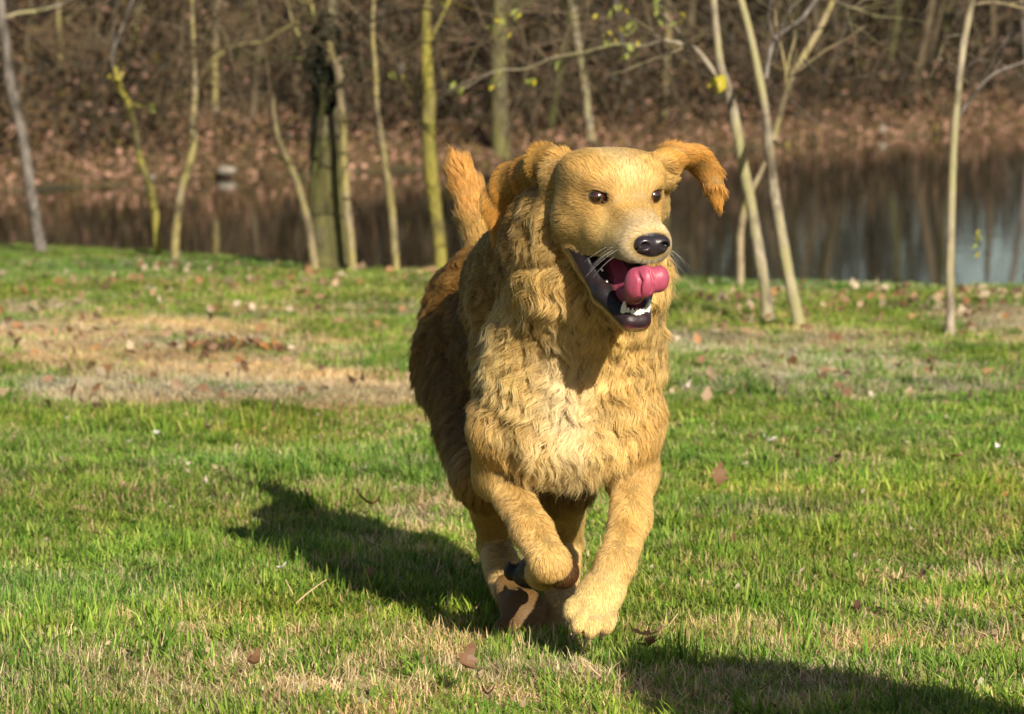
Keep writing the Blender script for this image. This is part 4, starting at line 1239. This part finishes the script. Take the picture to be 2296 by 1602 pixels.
# ------------------------------------------------------------------ fallen leaves, stalks, added bush outside the frame
def on_ground(px, py, lift=.012):
    x = 0.; D = groundD(py)
    for _ in range(4):
        x = (px - 1148) / FPX * D; z = float(gz(x, D)); D = (CAM[2] - z - lift) / ((py - HORIZON) / FPX) if py > HORIZON + 5 else D
    return np.array([x, D, float(gz(x, D)) + lift])
BL_ = {'orange': colmat('leaf_orange_brown', (.38, .18, .06), (.26, .11, .04), .2), 'brown': colmat('leaf_brown', (.22, .12, .065), (.14, .075, .04), .15),
       'dark': colmat('leaf_dark_brown', (.11, .055, .035), (.06, .03, .02), .1), 'pink': colmat('leaf_pinkish', (.36, .22, .14), (.26, .15, .09), .2), 'pale': colmat('leaf_pale', (.55, .47, .38), (.42, .35, .27), .15),
       'white': colmat('leaf_whitish', (.72, .68, .62), (.55, .52, .48), .1), 'yellow': m_y}
LM = {}
def fallen_mesh(kind, shape):
    k = (kind, shape)
    if k not in LM:
        r_ = {'oval': (.075, .020, 1.2, 0), 'broad': (.070, .026, 1.9, 1), 'lobed': (.095, .034, 1.0, 2.5), 'curl': (.080, .022, 2.6, 0)}[shape]
        me = leaf_mesh('fallen_leaf', r_[0], r_[1], curl=r_[2], lobes=r_[3]); me.materials.append(BL_[kind]); LM[k] = me
    return LM[k]
def fallen(px, py, kind, shape, w_px, label, rot=None, tilt=.5, group='fallen leaves on the lawn', lift=.02):
    p = on_ground(px, py, lift + .004); me = fallen_mesh(kind, shape)
    o = bpy.data.objects.new('fallen_leaf', me); C.objects.link(o)
    Lr = {'oval': .075, 'broad': .07, 'lobed': .095, 'curl': .08}[shape]
    s = w_px / PX(p[1]) / Lr; o.scale = (s,) * 3
    rz = rng.uniform(0, 6.28) if rot is None else rot
    o.rotation_euler = (rng.uniform(-tilt, tilt), rng.uniform(-tilt, tilt), rz); o.location = [float(c) for c in p]
    return tag(o, label, 'leaf', group)
fallen(795, 1140, 'orange', 'curl', 74, 'curled orange brown leaf lying in the grass left of the dog, brightest on the lawn', -1.45, .15, lift=.035)
fallen(1040, 1530, 'brown', 'broad', 80, 'round grey brown leaf standing in the straw grass below the dog, left of its paws', -.9, .2, lift=.04).rotation_euler = (.75, .35, .2)
fallen(1418, 1440, 'pink', 'lobed', 85, 'pinkish leaf, left one of the pair beside the lifted front paw', -1.2, .2, lift=.035)
fallen(1470, 1452, 'brown', 'lobed', 70, 'darker leaf, right one of the pair beside the lifted front paw', .4, .4, lift=.035)
fallen(1612, 1095, 'brown', 'lobed', 58, 'upright brown leaf in the grass right of the dog\'s lit foreleg', .1, .1, lift=.02).rotation_euler = (1.1, .2, .15)
fallen(1655, 1235, 'brown', 'curl', 58, 'curled brown leaf in grass, below the upright brown leaf', .6, .3)
fallen(1738, 996, 'white', 'broad', 34, 'small whitish leaf right of the dog at chest height', 1.1)
fallen(1684, 990, 'pink', 'broad', 34, 'small brown leaf with a dark side next to the whitish one', -.9)
fallen(1940, 1372, 'dark', 'broad', 44, 'dark leaf alone in green grass at lower right', .5)
fallen(2170, 1030, 'orange', 'oval', 44, 'orange leaf near the right edge at mid height', 1.3)
fallen(1680, 1046, 'pale', 'oval', 32, 'pale leaf under the whitish leaf right of the dog', .3)
fallen(2052, 1300, 'dark', 'curl', 60, 'dark curled leaf at the left end of the dry strip, lower right', 1.2)
fallen(2105, 1288, 'brown', 'lobed', 75, 'reddish brown leaf on the dry strip at lower right', 1.5)
fallen(350, 978, 'white', 'broad', 24, 'white scrap of leaf, brightest of the pale specks at left', .3)
fallen(297, 990, 'pale', 'broad', 20, 'pale leaf scrap just left of the white one', 1.3)
fallen(145, 941, 'white', 'oval', 22, 'white speck of leaf below the straw patch near the left edge', .3)
fallen(704, 985, 'pale', 'oval', 18, 'pale leaf scrap below the right end of the straw patch', .2)
fallen(640, 1275, 'white', 'oval', 34, 'whitish leaf at the upper edge of the dog\'s shadow', .9, .6, lift=.04)
fallen(830, 1300, 'pink', 'broad', 50, 'pinkish leaf just above the middle of the dog\'s shadow', .2, .3)
fallen(465, 968, 'dark', 'broad', 26, 'dark leaf scrap right of the white one', .4)
fallen(570, 1500, 'brown', 'curl', 60, 'brown leaf half hidden in straw grass below the dog\'s shadow', .4, .3, lift=.03)
fallen(1810, 1290, 'pale', 'oval', 36, 'pale leaf in bright grass below the small dark one', .8)
fallen(1885, 1030, 'dark', 'oval', 34, 'dark leaf in the middle of the right lawn', .2)
fallen(1960, 890, 'pale', 'broad', 30, 'pale leaf above the dark one on the right lawn', .2)
fallen(2250, 1010, 'white', 'oval', 26, 'whitish leaf at the right edge of the lawn', .2)
# the small heap of brown leaves at left
hp_ = on_ground(506, 793, .0)
hr = empty('leaf_heap', hp_); tag(hr, 'low heap of rusty brown leaves on the straw grass at left', 'leaf heap')
for k in range(34):
    me = fallen_mesh(rng.choice(['brown', 'orange', 'dark', 'brown']), rng.choice(['broad', 'lobed', 'curl']))
    o = bpy.data.objects.new('leaf', me); C.objects.link(o); o.parent = hr
    t = rng.normal(0, .45); o.location = (t * .065 / .45 * 1.7, rng.normal(0, .05), .008 + .022 * math.exp(-t * t * 5) * rng.random() + .01)
    o.rotation_euler = (rng.uniform(-.7, .7), rng.uniform(-.7, .7), rng.uniform(0, 6.28)); o.scale = (rng.uniform(.45, .8),) * 3
# lesser leaves, alike
kinds = ['brown', 'pink', 'orange', 'pale', 'brown', 'pink', 'dark']; shp = ['oval', 'broad', 'curl', 'lobed']
for k in range(70):
    if rng.random() < .6: px, py = rng.uniform(1500, 2296), rng.uniform(770, 1200)
    else: px, py = rng.uniform(0, 1500), rng.uniform(720, 1590)
    if py > 1250 and rng.random() < .6: continue
    kk = rng.choice(kinds)
    pl = ('on the littered lawn between the dog and the pale trunks' if py < 900 else 'in the green grass right of the dog') if px > 1500 else \
         ('in the near grass at the bottom' if py > 1250 else 'on the grass above the straw patch at left' if py < 840 else 'on or below the straw patch at left')
    fallen(px, py, kk, rng.choice(shp), rng.uniform(22, 40) * (.7 + .5 * (py - 700) / 900), 'small ' + {'pink': 'pinkish', 'dark': 'dark brown'}.get(kk, kk) + ' fallen leaf ' + pl, lift=.012)
# countless leaves towards the pond
n = 6500
lx = rng.uniform(-3.4, 3.6, n); ly = rng.uniform(10.2, 20, n); pr = .12 + .9 * smooth(.2, 1.6, lx) * (ly < 17.5) * (.5 + fbm(np.stack([lx, ly, lx * 0], 1) * .8, 201, 2)) + .25 * (lx < -.8)
k = (rng.random(n) < pr) & (np.abs(lx) < .15 * ly + .6) & (ly < crest(lx)); lx, ly = lx[k], ly[k]
lc = np.array([[.30, .17, .10], [.22, .12, .065], [.38, .26, .17], [.12, .07, .04], [.46, .36, .25], [.32, .16, .07]])[rng.integers(0, 6, len(lx))] * rng.uniform(.75, 1.25, (len(lx), 1))
o = leaf_cloud('scattered_leaves', np.stack([lx, ly, gz(lx, ly) + rng.uniform(.012, .035, len(lx))], 1), rng.uniform(.025, .062, len(lx)), lc, m_leaf)
tag(o, 'many small brown leaves strewn over the lawn towards the pond', 'leaf litter', kind='stuff')
# crumbs of leaf and straw in the near grass
n = 5200; lx = rng.uniform(-1.3, 1.3, n); ly = rng.uniform(4.6, 10.2, n)
k = rng.random(n) < .35 + .6 * dryness(lx, ly); lx, ly = lx[k], ly[k]
lc = np.array([[.40, .30, .18], [.30, .19, .11], [.50, .42, .30], [.12, .08, .05]])[rng.integers(0, 4, len(lx))]
o = leaf_cloud('leaf_crumbs', np.stack([lx, ly, gz(lx, ly) + rng.uniform(.004, .02, len(lx))], 1), rng.uniform(.006, .020, len(lx)), lc, m_leaf)
tag(o, 'crumbs of dry leaf and straw between the blades', 'leaf crumbs', kind='stuff')
# dry stalks
b = MatB('dry_stalk'); b.principled((.46, .33, .20), .7, .2); m_stalk = b.m
def stalk(px, py, segs, label):
    p0 = on_ground(px, py, .0); t = Tubes()
    for pts in segs:
        q = catmull([P(x, y, p0[1] + .01 * i) for i, (x, y) in enumerate(pts)], 8); t.add(q, np.linspace(.0018, .0009, 8), 5, .1)
    o = link('dry_stalk', t.mesh('dry_stalk'), m_stalk); tag(o, label, 'stalk', 'dry stalks in the near grass')
stalk(1530, 1575, [[(1530, 1545), (1536, 1515), (1524, 1482)], [(1530, 1545), (1515, 1560), (1508, 1572)], [(1530, 1545), (1555, 1560), (1585, 1592)]], 'three armed dry stalk in the dark shadow at the bottom, right of centre')
stalk(1335, 1560, [[(1318, 1492), (1350, 1520), (1400, 1560)]], 'dry stalk slanting at the left end of the lower shadow')
stalk(998, 1410, [[(998, 1408), (1003, 1360), (1004, 1325)], [(998, 1408), (975, 1392), (946, 1366)], [(1040, 1412), (1052, 1385), (1078, 1350)]], 'upright dry stalks crossing the dog\'s shadow')
stalk(1480, 1430, [[(1482, 1424), (1500, 1402), (1520, 1376)]], 'thin pale stalk above the pair of leaves by the paw')
stalk(640, 1390, [[(648, 1388), (660, 1345), (640, 1300)], [(655, 1362), (690, 1330), (732, 1300)]], 'pale crossed blades in front of the dog\'s shadow')
# bush added out of view at right, shaped to shade the lower right lawn
sx, sy = 1.0, 3.50
sz = float(gz(sx, sy)); sh = empty('added_shrub', (sx, sy, sz)); tag(sh, 'added leafy bush out of view at right, shaped to shade the lawn', 'added_shrub')
tb = Tubes()
for k in range(26): grow_twigs(tb, (sx + rng.normal(0, .05), sy + rng.normal(0, .05), sz), (rng.normal(0, .16), rng.normal(0, .2), 1), rng.uniform(.5, .8), .008, 1, 5, .1, .5)
rel(link('added_stem', tb.mesh('added_stem'), BK['tan'], sh))
n = 9000; hh = rng.uniform(.12, 1.06, n); wr = np.interp(hh, [.1, .6, .88, .97, 1.06], [.34, .30, .20, .12, .04]); a_ = rng.random(n) * 6.28; r_ = wr * np.sqrt(rng.random(n))
cx_ = np.interp(hh, [.1, .8, 1.06], [.08, .02, -.03])
pc = np.stack([sx + cx_ + r_ * np.cos(a_), sy + r_ * np.sin(a_) * 1.1, sz + hh], 1)
o = leaf_cloud('foliage', pc, rng.uniform(.03, .055, n), np.array([.05, .09, .02]) * rng.uniform(.6, 1.5, (n, 1)), m_leaf, sh); o['kind'] = 'stuff'
